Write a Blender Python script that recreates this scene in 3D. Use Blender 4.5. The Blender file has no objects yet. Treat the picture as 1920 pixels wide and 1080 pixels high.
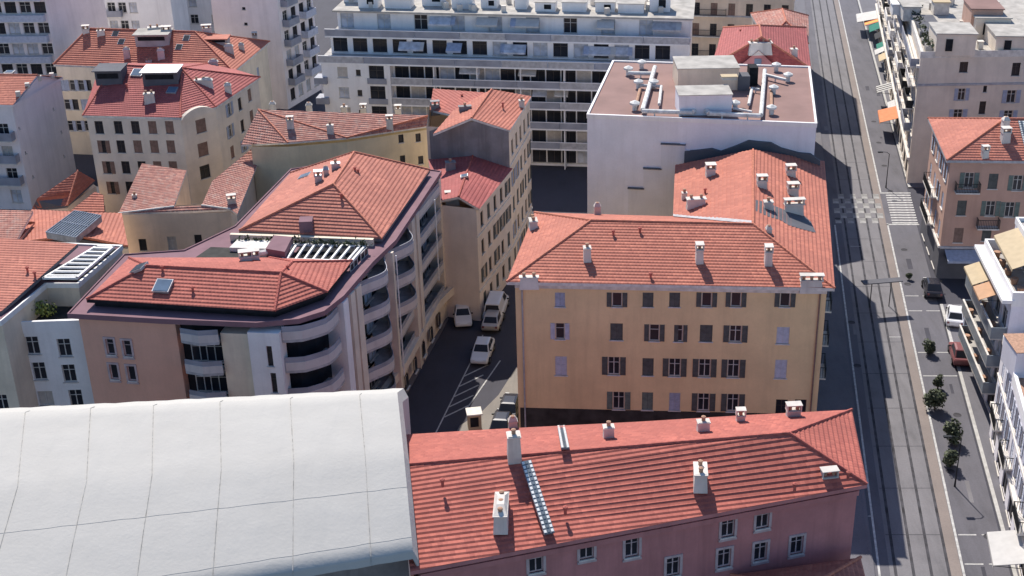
import bpy, bmesh, math, random
from mathutils import Vector as V, Matrix
rnd = random.Random(11)
S = bpy.context.scene
COL = S.collection
R = math.radians
# ------------------------------------------------------------------ camera model
H, F, CX, CY = 60.0, 2500.0, 1110.0, 540.0
TH = math.atan(1210 / 2500)
CT, ST = math.cos(TH), math.sin(TH)
EYE = V((0, 0, H))
def ray(px, py):
    rx, ry = px - CX, CY - py
    return V((rx, F * CT + ry * ST, -F * ST + ry * CT)).normalized()
def at(px, py, z):
    d = ray(px, py)
    return EYE + d * ((z - H) / d.z)
def hit(px, py, p, n):
    d = ray(px, py)
    k = d.dot(n)
    return None if abs(k) < 1e-6 else EYE + d * ((p - EYE).dot(n) / k)
# ------------------------------------------------------------------ materials
def newmat(name):
    m = bpy.data.materials.new(name); m.use_nodes = True
    nt = m.node_tree; b = nt.nodes['Principled BSDF']
    return m, nt, b
def N(nt, t, **kw):
    n = nt.nodes.new(t)
    for k, v in kw.items():
        if k in n.inputs: n.inputs[k].default_value = v
        else: setattr(n, k, v)
    return n
def rgba(c, f=1.0): return (min(c[0] * f, 1), min(c[1] * f, 1), min(c[2] * f, 1), 1)
def mix(nt, fac, a, b, mode='MIX'):
    n = nt.nodes.new('ShaderNodeMix'); n.data_type = 'RGBA'; n.blend_type = mode
    for idx, v in ((0, fac), (6, a), (7, b)):
        if hasattr(v, 'node'): nt.links.new(v, n.inputs[idx])
        else: n.inputs[idx].default_value = v
    return n.outputs[2]
def plain(name, c, rough=0.6, metal=0.0, var=0.12, scale=1.5, bump=0.0, bscale=20):
    m, nt, b = newmat(name)
    tc = N(nt, 'ShaderNodeTexCoord')
    no = N(nt, 'ShaderNodeTexNoise', Scale=scale, Detail=6.0)
    nt.links.new(tc.outputs['Object'], no.inputs['Vector'])
    rp = N(nt, 'ShaderNodeMapRange'); rp.inputs[1].default_value = .3; rp.inputs[2].default_value = .7
    nt.links.new(no.outputs[0], rp.inputs[0])
    o = mix(nt, rp.outputs[0], rgba(c, 1 - var), rgba(c, 1 + var))
    nt.links.new(o, b.inputs['Base Color'])
    b.inputs['Roughness'].default_value = rough; b.inputs['Metallic'].default_value = metal
    if rough >= .5: b.inputs['Specular IOR Level'].default_value = .18
    if bump:
        n2 = N(nt, 'ShaderNodeTexNoise', Scale=bscale, Detail=4.0)
        nt.links.new(tc.outputs['Object'], n2.inputs['Vector'])
        bp = N(nt, 'ShaderNodeBump', Strength=bump, Distance=.05)
        nt.links.new(n2.outputs[0], bp.inputs['Height']); nt.links.new(bp.outputs[0], b.inputs['Normal'])
    return m
def plaster(name, c, stain=.22, streak=.25, rough=.85):
    """rendered wall: broad patches plus weather streaks running down it"""
    m, nt, b = newmat(name)
    tc = N(nt, 'ShaderNodeTexCoord')
    mp = N(nt, 'ShaderNodeMapping'); mp.inputs['Scale'].default_value = (1.1, 1.1, .09)
    nt.links.new(tc.outputs['Object'], mp.inputs[0])
    s1 = N(nt, 'ShaderNodeTexNoise', Scale=1.0, Detail=7.0, Roughness=.65); nt.links.new(mp.outputs[0], s1.inputs['Vector'])
    s2 = N(nt, 'ShaderNodeTexNoise', Scale=.35, Detail=8.0, Roughness=.6); nt.links.new(tc.outputs['Object'], s2.inputs['Vector'])
    s3 = N(nt, 'ShaderNodeTexNoise', Scale=6.0, Detail=4.0); nt.links.new(tc.outputs['Object'], s3.inputs['Vector'])
    def rng(o, lo, hi):
        r = N(nt, 'ShaderNodeMapRange'); r.inputs[1].default_value = lo; r.inputs[2].default_value = hi
        nt.links.new(o, r.inputs[0]); return r.outputs[0]
    a = mix(nt, rng(s2.outputs[0], .35, .65), rgba(c, 1 - stain * .6), rgba(c, 1 + stain * .4))
    dk = (c[0] * .62, c[1] * .6, c[2] * .6, 1)
    f = N(nt, 'ShaderNodeMath', operation='MULTIPLY'); nt.links.new(rng(s1.outputs[0], .48, .78), f.inputs[0]); f.inputs[1].default_value = streak * 2
    a = mix(nt, f.outputs[0], a, dk)
    f2 = N(nt, 'ShaderNodeMath', operation='MULTIPLY'); nt.links.new(rng(s3.outputs[0], .4, .7), f2.inputs[0]); f2.inputs[1].default_value = .12
    a = mix(nt, f2.outputs[0], a, rgba(c, .7))
    nt.links.new(a, b.inputs['Base Color']); b.inputs['Roughness'].default_value = rough
    bp = N(nt, 'ShaderNodeBump', Strength=.25, Distance=.03); nt.links.new(s3.outputs[0], bp.inputs['Height']); nt.links.new(bp.outputs[0], b.inputs['Normal'])
    return m
def tile(name, c, var=.22, patch=.25, moss=0.0, rib=.5):
    """clay tiles: one random shade per tile (UV cells), broad weathering, a rib bump across each tile"""
    m, nt, b = newmat(name)
    uv = N(nt, 'ShaderNodeUVMap'); uv.uv_map = 'UVMap'
    fl = N(nt, 'ShaderNodeVectorMath', operation='FLOOR'); nt.links.new(uv.outputs[0], fl.inputs[0])
    wn = N(nt, 'ShaderNodeTexWhiteNoise', noise_dimensions='2D'); nt.links.new(fl.outputs[0], wn.inputs['Vector'])
    tc = N(nt, 'ShaderNodeTexCoord')
    s2 = N(nt, 'ShaderNodeTexNoise', Scale=.3, Detail=8.0, Roughness=.65); nt.links.new(tc.outputs['Object'], s2.inputs['Vector'])
    r = N(nt, 'ShaderNodeMapRange'); r.inputs[1].default_value = .32; r.inputs[2].default_value = .68; nt.links.new(s2.outputs[0], r.inputs[0])
    a = mix(nt, wn.outputs['Value'], rgba((c[0] * (1 - var), c[1] * (1 - var * 1.25), c[2] * (1 - var * 1.1))), rgba((c[0] * (1 + var * .7), c[1] * (1 + var), c[2] * (1 + var))))
    a = mix(nt, r.outputs[0], a, rgba((c[0] * (1 - patch), c[1] * (1 - patch * 1.1), c[2] * (1 - patch))), 'MIX')
    s5 = N(nt, 'ShaderNodeTexNoise', Scale=1.3, Detail=9.0, Roughness=.75); nt.links.new(tc.outputs['Object'], s5.inputs['Vector'])
    r5 = N(nt, 'ShaderNodeMapRange'); r5.inputs[1].default_value = .56; r5.inputs[2].default_value = .74; r5.inputs[4].default_value = .45; nt.links.new(s5.outputs[0], r5.inputs[0])
    a = mix(nt, r5.outputs[0], a, rgba((c[0] * .58, c[1] * .75, c[2] * .85)))
    if moss:
        s4 = N(nt, 'ShaderNodeTexNoise', Scale=1.6, Detail=6.0, Roughness=.7); nt.links.new(tc.outputs['Object'], s4.inputs['Vector'])
        r4 = N(nt, 'ShaderNodeMapRange'); r4.inputs[1].default_value = .5; r4.inputs[2].default_value = .72; r4.inputs[4].default_value = moss; nt.links.new(s4.outputs[0], r4.inputs[0])
        a = mix(nt, r4.outputs[0], a, (.42, .34, .29, 1))
    nt.links.new(a, b.inputs['Base Color']); b.inputs['Roughness'].default_value = .82
    sp = N(nt, 'ShaderNodeSeparateXYZ'); nt.links.new(uv.outputs[0], sp.inputs[0])
    fr = N(nt, 'ShaderNodeMath', operation='PINGPONG'); nt.links.new(sp.outputs[0], fr.inputs[0]); fr.inputs[1].default_value = .5
    bp = N(nt, 'ShaderNodeBump', Strength=rib, Distance=.08); nt.links.new(fr.outputs[0], bp.inputs['Height']); nt.links.new(bp.outputs[0], b.inputs['Normal'])
    return m
def asphalt(name, c, patch=.3):
    m, nt, b = newmat(name)
    tc = N(nt, 'ShaderNodeTexCoord')
    mp = N(nt, 'ShaderNodeMapping'); mp.inputs['Scale'].default_value = (1.0, .16, 1); mp.inputs['Rotation'].default_value = (0, 0, R(6.5))
    nt.links.new(tc.outputs['Object'], mp.inputs[0])
    def noi(sc, src, det=8.0):
        n = N(nt, 'ShaderNodeTexNoise', Scale=sc, Detail=det, Roughness=.65); nt.links.new(src, n.inputs['Vector'])
        r = N(nt, 'ShaderNodeMapRange'); r.inputs[1].default_value = .33; r.inputs[2].default_value = .67; nt.links.new(n.outputs[0], r.inputs[0]); return r.outputs[0]
    a = mix(nt, noi(.9, mp.outputs[0]), rgba(c, 1 - patch), rgba(c, 1 + patch))
    a = mix(nt, noi(.22, tc.outputs['Object']), a, rgba(c, 1.25))
    f = N(nt, 'ShaderNodeMath', operation='MULTIPLY'); nt.links.new(noi(7, tc.outputs['Object']), f.inputs[0]); f.inputs[1].default_value = .35
    a = mix(nt, f.outputs[0], a, rgba(c, .6))
    nt.links.new(a, b.inputs['Base Color']); b.inputs['Roughness'].default_value = .9
    return m
M = {}
M['tile'] = tile('clay_tile', (.50, .158, .100))
M['tile_red'] = tile('red_clay_tile', (.46, .120, .085))
M['tile_pale'] = tile('pale_clay_tile', (.49, .165, .110))
M['tile_old'] = tile('weathered_canal_tile', (.46, .19, .14), .4, .3, .7, .9)
M['tile_deep'] = tile('deep_red_tile', (.40, .092, .083))
M['ridge'] = plain('ridge_mortar_tile', (.54, .20, .13), .8, 0, .2, 3)
M['ridge_dark'] = plain('ridge_dark_tile', (.42, .12, .095), .8, 0, .25, 3)  # darker clay tone for some ridges, hips and vents
M['ochre'] = plaster('ochre_plaster', (.80, .60, .335), .15, .2)
M['tan'] = plaster('tan_plaster', (.76, .61, .47))
M['cream'] = plaster('cream_plaster', (.78, .67, .52), .2, .25)
M['straw'] = plaster('straw_plaster', (.74, .62, .41), .2, .25)
M['greige'] = plaster('greige_plaster', (.74, .645, .54), .2, .18)
M['mauve'] = plaster('mauve_plaster', (.76, .635, .54), .15, .18)
M['brownpink'] = plaster('brown_pink_plaster', (.55, .34, .26), .15, .2)
M['salmon'] = plaster('salmon_plaster', (.76, .43, .315), .12, .12)
M['redwall'] = plaster('red_ochre_plaster', (.52, .22, .215), .25, .35)
M['white'] = plaster('white_plaster', (.84, .82, .81), .12, .2)
M['whitepink'] = plaster('pinkish_white_plaster', (.84, .77, .76), .12, .2)
M['lavender'] = plaster('lavender_party_wall', (.80, .775, .82), .12, .14)
M['lavender_grey'] = plaster('grey_stepped_render', (.72, .70, .735), .12, .2)
M['soot'] = plaster('sooty_party_wall', (.26, .24, .24), .5, .6)
M['trim'] = plain('pale_trim', (.66, .62, .57), .7, 0, .18, 2)
M['surround'] = plain('mauve_window_surround', (.50, .40, .40), .8, 0, .2, 2)
M['trimgrey'] = plain('grey_trim', (.42, .41, .42), .7, 0, .2, 2)
M['purple_slab'] = plain('plum_sheet_roofing', (.23, .135, .155), .9, 0, .12, .7)
M['slate'] = plain('grey_sheet_roofing', (.12, .12, .135), .85, 0, .12, .8)
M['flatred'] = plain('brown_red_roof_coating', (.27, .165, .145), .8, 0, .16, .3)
M['gravel'] = plain('pale_roof_gravel', (.42, .395, .36), .95, 0, .22, .8, .3, 12)
M['concrete'] = plain('concrete', (.42, .40, .38), .85, 0, .2, .8)
M['greyband'] = plain('grey_balcony_front', (.29, .30, .345), .5, 0, .2, .6)
M['near_black'] = plain('dark_sheet_and_terrace_shade', (.05, .048, .045), .9, 0, .4, 1)  # dark sheet roofing; on the link terrace it paints in the deep shade
M['tarp'] = None
M['white_paint'] = plain('white_paint', (.78, .77, .74), .5, 0, .1, 2)
M['roadpaint'] = plain('worn_road_paint', (.46, .455, .44), .8, 0, .3, 2.5)
M['squarepaint'] = plain('worn_square_paint', (.27, .265, .255), .85, 0, .4, .9)
M['chim'] = plaster('whitewashed_chimney', (.66, .61, .55), .35, .4)
M['pot'] = plain('clay_pot', (.42, .25, .17), .8, 0, .25, 5)
M['zinc'] = plain('zinc', (.45, .46, .48), .4, .5, .2, 2)
M['duct'] = plain('white_duct', (.66, .65, .62), .55, 0, .25, 2)
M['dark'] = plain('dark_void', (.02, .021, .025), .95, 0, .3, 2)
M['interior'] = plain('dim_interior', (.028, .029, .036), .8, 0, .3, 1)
M['iron'] = plain('dark_iron', (.03, .032, .035), .5, .3, .2, 5)
M['shut_grey'] = plain('grey_shutter', (.10, .105, .10), .6, 0, .2, 3)
M['shut_blue'] = plain('blue_grey_shutter', (.36, .40, .50), .6, 0, .15, 3)
M['shut_pale'] = plain('pale_blue_shutter', (.50, .52, .60), .6, 0, .12, 3)
M['shut_brown'] = plain('brown_shutter', (.24, .155, .125), .6, 0, .2, 3)
M['shut_green'] = plain('green_grey_shutter', (.15, .19, .17), .6, 0, .2, 3)
M['frame'] = plain('window_frame', (.55, .53, .50), .5, 0, .1, 3)
M['frame_dk'] = plain('brown_window_frame', (.07, .06, .058), .5, 0, .2, 3)
M['blind'] = plain('roller_blind', (.50, .46, .42), .6, 0, .1, 3)
M['curtain'] = plain('pale_curtain', (.48, .50, .55), .8, 0, .25, 1.5)
M['aw_orange'] = plain('orange_canvas', (.62, .22, .10), .8, 0, .1, 2)
M['aw_apricot'] = plain('apricot_canvas', (.50, .30, .18), .8, 0, .1, 1.5)
M['aw_cream'] = plain('cream_canvas', (.50, .40, .26), .8, 0, .08, 1.5)
M['aw_white'] = plain('white_canvas', (.52, .505, .485), .8, 0, .08, 1.5)
M['aw_yellow'] = plain('yellow_canvas', (.68, .42, .08), .8, 0, .1, 2)
M['aw_green'] = plain('green_canvas', (.02, .16, .12), .8, 0, .1, 2)
M['aw_black'] = plain('black_canvas', (.03, .03, .035), .8, 0, .1, 2)
M['plaza'] = asphalt('sunlit_patch_paving', (.21, .19, .17), .2)  # paler than the street around it: sunlight put into the colour
M['asphalt'] = asphalt('asphalt', (.044, .043, .058), .2)
M['road'] = asphalt('avenue_asphalt', (.104, .100, .116), .32)
M['trackbed'] = asphalt('tramway_concrete', (.160, .153, .162), .34)
M['tanlane'] = asphalt('tan_lane', (.21, .175, .158), .12)
M['pave'] = asphalt('pavement_slabs', (.125, .121, .137), .2)
M['groove'] = plain('rail_groove', (.055, .053, .06), .8, .0, .5, 1)
M['kerb'] = plain('kerb_stone', (.44, .43, .41), .8, 0, .15, 2)
M['tyre'] = plain('tyre', (.02, .02, .02), .8, 0, .2, 5)
M['rim'] = plain('alloy_rim', (.5, .5, .52), .3, .8, .1, 5)
M['car_white'] = plain('white_car_paint', (.75, .75, .76), .2, 0, .02, 1)
M['car_grey'] = plain('silver_car_paint', (.32, .32, .34), .3, .4, .03, 1)
M['car_dark'] = plain('black_car_paint', (.03, .03, .04), .2, .1, .05, 1)
M['car_beige'] = plain('pale_grey_car_paint', (.50, .47, .45), .3, .2, .04, 1)
M['car_red'] = plain('dull_red_car_paint', (.22, .075, .075), .35, .1, .05, 1)
M['lamp_lens'] = plain('lamp_lens', (.7, .7, .68), .2, 0, .02, 1)
M['bark'] = plain('bark', (.10, .075, .055), .9, 0, .3, 6)
def glass(name, c, rough=.12):
    m, nt, b = newmat(name)
    tc = N(nt, 'ShaderNodeTexCoord'); no = N(nt, 'ShaderNodeTexNoise', Scale=.7, Detail=3.0)
    nt.links.new(tc.outputs['Object'], no.inputs['Vector'])
    nt.links.new(mix(nt, no.outputs[0], rgba(c, .5), rgba(c, 1.5)), b.inputs['Base Color'])
    b.inputs['Roughness'].default_value = rough; b.inputs['Specular IOR Level'].default_value = .3
    return m
M['glass'] = glass('window_glass', (.022, .024, .032), .3)
M['glass_blue'] = glass('skylight_glass', (.14, .19, .26), .1)
M['glass_grey'] = glass('balcony_glass', (.16, .19, .22), .15)
def leafmat(name, a, b2):
    m, nt, b = newmat(name)
    oi = N(nt, 'ShaderNodeNewGeometry')
    nt.links.new(mix(nt, oi.outputs['Random Per Island'], rgba(a), rgba(b2)), b.inputs['Base Color'])
    b.inputs['Roughness'].default_value = .7
    return m
M['leaf'] = leafmat('leaf_green', (.03, .042, .022), (.10, .12, .055))
M['leaf_lime'] = leafmat('leaf_yellow_green', (.10, .13, .03), (.34, .36, .08))
def tarpmat():
    m, nt, b = newmat('white_tarpaulin')
    tc = N(nt, 'ShaderNodeTexCoord')
    n1 = N(nt, 'ShaderNodeTexNoise', Scale=.35, Detail=5.0); nt.links.new(tc.outputs['Object'], n1.inputs['Vector'])
    n2 = N(nt, 'ShaderNodeTexNoise', Scale=5.0, Detail=5.0); nt.links.new(tc.outputs['Object'], n2.inputs['Vector'])
    a = mix(nt, n1.outputs[0], (.445, .430, .40, 1), (.505, .490, .46, 1))
    mp = N(nt, 'ShaderNodeMapping'); mp.inputs['Scale'].default_value = (1.4, .18, .5); nt.links.new(tc.outputs['Object'], mp.inputs[0])
    n3 = N(nt, 'ShaderNodeTexNoise', Scale=.9, Detail=8.0, Roughness=.7); nt.links.new(mp.outputs[0], n3.inputs['Vector'])
    r3 = N(nt, 'ShaderNodeMapRange'); r3.inputs[1].default_value = .5; r3.inputs[2].default_value = .8; r3.inputs[4].default_value = .35; nt.links.new(n3.outputs[0], r3.inputs[0])
    a = mix(nt, r3.outputs[0], a, (.40, .395, .378, 1))
    nt.links.new(a, b.inputs['Base Color']); b.inputs['Roughness'].default_value = .95; b.inputs['Specular IOR Level'].default_value = .08
    bp = N(nt, 'ShaderNodeBump', Strength=.28, Distance=.3); nt.links.new(n1.outputs[0], bp.inputs['Height'])
    b2 = N(nt, 'ShaderNodeBump', Strength=.14, Distance=.1); nt.links.new(n2.outputs[0], b2.inputs['Height']); nt.links.new(bp.outputs[0], b2.inputs['Normal'])
    nt.links.new(b2.outputs[0], b.inputs['Normal'])
    return m
M['tarp'] = tarpmat()
M['seam'] = plain('tarpaulin_seam', (.38, .37, .35), .9, 0, .35, 3)
# ------------------------------------------------------------------ mesh builder
OFF = {}
class MB:
    def __init__(s): s.v = []; s.f = []; s.m = []; s.uv = []
    def face(s, pts, mi=0, uv=None):
        i = len(s.v); s.v += [V(p) for p in pts]; s.f.append(list(range(i, i + len(pts)))); s.m.append(mi)
        s.uv.append(uv or [(p[0] * 3, p[1] * 3) for p in pts])
    def box(s, c, d, rz=0.0, mi=0, mat=None):
        hx, hy, hz = d[0] / 2, d[1] / 2, d[2] / 2
        mt = mat or (Matrix.Translation(V(c)) @ Matrix.Rotation(rz, 4, 'Z'))
        p = [mt @ V((x, y, z)) for z in (-hz, hz) for x, y in ((-hx, -hy), (hx, -hy), (hx, hy), (-hx, hy))]
        for q in ((3, 2, 1, 0), (4, 5, 6, 7), (0, 1, 5, 4), (1, 2, 6, 5), (2, 3, 7, 6), (3, 0, 4, 7)): s.face([p[k] for k in q], mi)
    def frustum(s, c, d0, d1, h, rz=0.0, mi=0):
        mt = Matrix.Translation(V(c)) @ Matrix.Rotation(rz, 4, 'Z')
        q4 = ((-1, -1), (1, -1), (1, 1), (-1, 1))
        p = [mt @ V((x * d0[0] / 2, y * d0[1] / 2, 0)) for x, y in q4] + [mt @ V((x * d1[0] / 2, y * d1[1] / 2, h)) for x, y in q4]
        for q in ((3, 2, 1, 0), (4, 5, 6, 7), (0, 1, 5, 4), (1, 2, 6, 5), (2, 3, 7, 6), (3, 0, 4, 7)): s.face([p[k] for k in q], mi)
    def prism(s, poly, z0, z1, mi=0, mtop=None, sides=True, bottom=True):
        n = len(poly)
        zt = z1 if hasattr(z1, '__len__') else [z1] * n
        zb = z0 if hasattr(z0, '__len__') else [z0] * n
        top = [V((p[0], p[1], zt[i])) for i, p in enumerate(poly)]; bot = [V((p[0], p[1], zb[i])) for i, p in enumerate(poly)]
        s.face(top, mi if mtop is None else mtop)
        if bottom: s.face(bot[::-1], mi)
        if sides:
            for i in range(n):
                j = (i + 1) % n; s.face([bot[i], bot[j], top[j], top[i]], mi)
    def tube(s, pts, r, n=8, mi=0, cap=True):
        pts = [V(p) for p in pts]; rr = r if hasattr(r, '__len__') else [r] * len(pts); rings = []
        for i, p in enumerate(pts):
            t = (pts[min(i + 1, len(pts) - 1)] - pts[max(i - 1, 0)]).normalized()
            a = t.cross(V((0, 0, 1)) if abs(t.z) < .95 else V((1, 0, 0))).normalized(); b = t.cross(a)
            rings.append([p + a * (rr[i] * math.cos(2 * math.pi * k / n)) + b * (rr[i] * math.sin(2 * math.pi * k / n)) for k in range(n)])
        for i in range(len(rings) - 1):
            for k in range(n):
                l = (k + 1) % n; s.face([rings[i][l], rings[i][k], rings[i + 1][k], rings[i + 1][l]], mi)
        if cap: s.face(rings[0], mi); s.face(rings[-1][::-1], mi)
    def lathe(s, c, prof, n=12, mi=0):
        rings = [[V((c[0] + r * math.cos(2 * math.pi * k / n), c[1] + r * math.sin(2 * math.pi * k / n), c[2] + z)) for k in range(n)] for r, z in prof]
        for i in range(len(rings) - 1):
            for k in range(n):
                l = (k + 1) % n; s.face([rings[i][k], rings[i][l], rings[i + 1][l], rings[i + 1][k]], mi)
        s.face(rings[-1], mi)
    def band(s, pts, w, z0, z1, mi=0, closed=False):
        """a wall of thickness w along a plan path (to its left), from z0 to z1"""
        P = [V((p[0], p[1])) for p in pts]; n = len(P); off = []
        for i in range(n):
            a = P[i - 1] if (i > 0 or closed) else P[i]; b = P[(i + 1) % n] if (i < n - 1 or closed) else P[i]
            t = (b - a).normalized(); off.append(P[i] + V((-t.y, t.x)) * w)
        for i in range(n if closed else n - 1):
            j = (i + 1) % n
            A, B, C, D = P[i], P[j], off[j], off[i]
            q = lambda p, z: V((p.x, p.y, z))
            s.face([q(A, z0), q(B, z0), q(B, z1), q(A, z1)], mi); s.face([q(C, z0), q(D, z0), q(D, z1), q(C, z1)], mi)
            s.face([q(A, z1), q(B, z1), q(C, z1), q(D, z1)], mi); s.face([q(B, z0), q(A, z0), q(D, z0), q(C, z0)], mi)
            if not closed and i == 0: s.face([q(D, z0), q(A, z0), q(A, z1), q(D, z1)], mi)
            if not closed and j == n - 1: s.face([q(B, z0), q(C, z0), q(C, z1), q(B, z1)], mi)
    def facade(s, A, B, z0, z1, holes, dep=.22, mi=0, mrev=0):
        A = V((A[0], A[1], 0)); B = V((B[0], B[1], 0)); L = (B - A).length; d = (B - A) / L; inn = V((-d.y, d.x, 0))
        us = {0, L}; zs = {z0, z1}
        for u, z, w, h in holes: us |= {u - w / 2, u + w / 2}; zs |= {z - h / 2, z + h / 2}
        us = sorted(x for x in us if -1e-6 <= x <= L + 1e-6); zs = sorted(x for x in zs if z0 - 1e-6 <= x <= z1 + 1e-6)
        P = lambda u, z, k=0: A + d * u + inn * k + V((0, 0, z))
        for a, b in zip(us, us[1:]):
            if b - a < 1e-5: continue
            zz = None
            for c, e in zip(zs, zs[1:]):
                if e - c < 1e-5: continue
                um, zm = (a + b) / 2, (c + e) / 2
                if any(abs(um - u) < w / 2 and abs(zm - z) < h / 2 for u, z, w, h in holes):
                    if zz is not None: s.face([P(a, zz), P(b, zz), P(b, c), P(a, c)], mi); zz = None
                elif zz is None: zz = c
            if zz is not None: s.face([P(a, zz), P(b, zz), P(b, zs[-1]), P(a, zs[-1])], mi)
        for u, z, w, h in holes:
            a, b, c, e = u - w / 2, u + w / 2, z - h / 2, z + h / 2
            for q in (((a, c), (b, c)), ((b, c), (b, e)), ((b, e), (a, e)), ((a, e), (a, c))):
                (u0, y0), (u1, y1) = q; s.face([P(u0, y0), P(u1, y1), P(u1, y1, dep), P(u0, y0, dep)], mrev)
    def mesh(s, name, mats, off=V((0, 0, 0)), smooth=False):
        me = bpy.data.meshes.new(name); me.from_pydata([tuple(p - off) for p in s.v], [], s.f)
        for m in mats: me.materials.append(M[m] if isinstance(m, str) else m)
        me.polygons.foreach_set('material_index', s.m)
        ul = me.uv_layers.new(name='UVMap'); k = 0
        for u in s.uv:
            for c in u: ul.data[k].uv = c; k += 1
        if smooth: me.polygons.foreach_set('use_smooth', [True] * len(s.f))
        me.update(); return me
    def build(s, name, mats, parent=None, smooth=False):
        if not s.v: return None
        if isinstance(mats, str): mats = [mats]
        if parent is not None: off = OFF[parent.name]
        else:
            off = V((sum(p.x for p in s.v) / len(s.v), sum(p.y for p in s.v) / len(s.v), min(p.z for p in s.v)))
        o = bpy.data.objects.new(name, s.mesh(name, mats, off, smooth)); COL.objects.link(o); OFF[o.name] = off
        if parent is not None: o.parent = parent
        else: o.location = off
        return o
def tag(o, label=None, cat=None, group=None, kind=None):
    if label: o['label'] = label
    if cat: o['category'] = cat
    if group: o['group'] = group
    if kind: o['kind'] = kind
    return o
def thing(name, loc, label, cat, group=None, rz=0):
    o = bpy.data.objects.new(name, None); COL.objects.link(o); o.location = loc; o.rotation_euler.z = rz; o.empty_display_size = .5
    OFF[o.name] = V(loc); return tag(o, label, cat, group)
def inst(name, me, parent, loc, rz=0.0):
    o = bpy.data.objects.new(name, me); COL.objects.link(o); o.parent = parent; o.location = loc; o.rotation_euler.z = rz
    return o
# ------------------------------------------------------------------ polygons
def ccw(p):
    a = sum(p[i][0] * p[(i + 1) % len(p)][1] - p[(i + 1) % len(p)][0] * p[i][1] for i in range(len(p)))
    return list(p) if a > 0 else list(p)[::-1]
def inset(poly, d):
    n = len(poly); out = []
    for i in range(n):
        a, b, c = (V((poly[k % n][0], poly[k % n][1])) for k in (i - 1, i, i + 1))
        t1, t2 = (b - a).normalized(), (c - b).normalized()
        n1, n2 = V((-t1.y, t1.x)), V((-t2.y, t2.x))
        m = n1 + n2
        if m.length < .2: m = n1
        m.normalize(); out.append(b + m * (d / max(m.dot(n1), .35)))
    return out
def inside(p, poly):
    r = False; n = len(poly)
    for i in range(n):
        a, b = poly[i], poly[(i + 1) % n]
        if (a[1] > p[1]) != (b[1] > p[1]) and p[0] < (b[0] - a[0]) * (p[1] - a[1]) / (b[1] - a[1]) + a[0]: r = not r
    return r
def clip(poly, f, keep):
    out = []; n = len(poly)
    for i in range(n):
        a, b = poly[i], poly[(i + 1) % n]; fa, fb = f(a), f(b)
        if fa * keep >= 0: out.append(a)
        if fa * fb < 0: out.append(a + (b - a) * (fa / (fa - fb)))
    return out
def tiled(mb, pts, course=.36, lip=.05, col=.30, mi=0):
    """roof slope as real overlapping courses: each strip is tilted so that its lower edge stands proud of the one below"""
    pts = [V(p) for p in pts]; n = V((0, 0, 0)); k = len(pts)
    for i in range(k): n += pts[i].cross(pts[(i + 1) % k])
    n.normalize()
    if n.z < 0: n = -n; pts = pts[::-1]
    g = V((-n.x, -n.y, 0)); cosb = n.z
    if g.length < 1e-4: mb.face(pts, mi); return
    g.normalize(); e = V((g.y, -g.x, 0)); st = course * cosb
    vs = [p.dot(g) for p in pts]; v0, v1 = min(vs), max(vs); kk = 0
    prof = ((0, 0), (.38, 1), (1, 0))
    while v0 + kk * st < v1 - 1e-4:
        for (t0, h0), (t1, h1) in zip(prof, prof[1:]):
            lo, hi = v0 + (kk + t0) * st, v0 + (kk + t1) * st
            q = clip(pts, lambda p: p.dot(g) - lo, 1)
            if len(q) >= 3: q = clip(q, lambda p: p.dot(g) - hi, -1)
            if len(q) < 3: continue
            f = lambda p: max(0, min(1, (p.dot(g) - lo) / (hi - lo)))
            mb.face([p + n * (lip * (h0 + (h1 - h0) * f(p)) + .02) for p in q], mi,
                    [(p.dot(e) / col + 500 + .5 * (kk % 2), kk + .02 + .96 * (t0 + (t1 - t0) * f(p)) + 300) for p in q])
        kk += 1
# ------------------------------------------------------------------ window kits
WK = {}
STY = {  # frame, pane, shutter, mode
    'plain': ('frame', 'glass', None, ''), 'dark': ('frame_dk', 'glass', None, ''), 'void': ('frame_dk', 'interior', None, ''),
    'grey': ('frame', 'glass', 'shut_grey', 'open'), 'greyclosed': ('frame_dk', 'glass', 'shut_grey', 'closed'), 'greyhalf': ('frame', 'glass', 'shut_grey', 'half'),
    'green': ('frame', 'glass', 'shut_green', 'open'), 'greenclosed': ('frame_dk', 'glass', 'shut_green', 'closed'),
    'pale': ('frame', 'glass', 'shut_pale', 'open'), 'paleclosed': ('frame', 'glass', 'shut_pale', 'closed'),
    'blue': ('frame', 'glass', 'shut_blue', 'open'), 'blueclosed': ('frame', 'glass', 'shut_blue', 'closed'),
    'brownclosed': ('frame_dk', 'glass', 'shut_brown', 'closed'), 'brownhalf': ('frame_dk', 'glass', 'shut_brown', 'half'),
    'blind': ('frame', 'blind', None, ''), 'curtain': ('frame', 'curtain', None, ''), 'surround': ('surround', 'glass', None, 'sur'),
}
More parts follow.
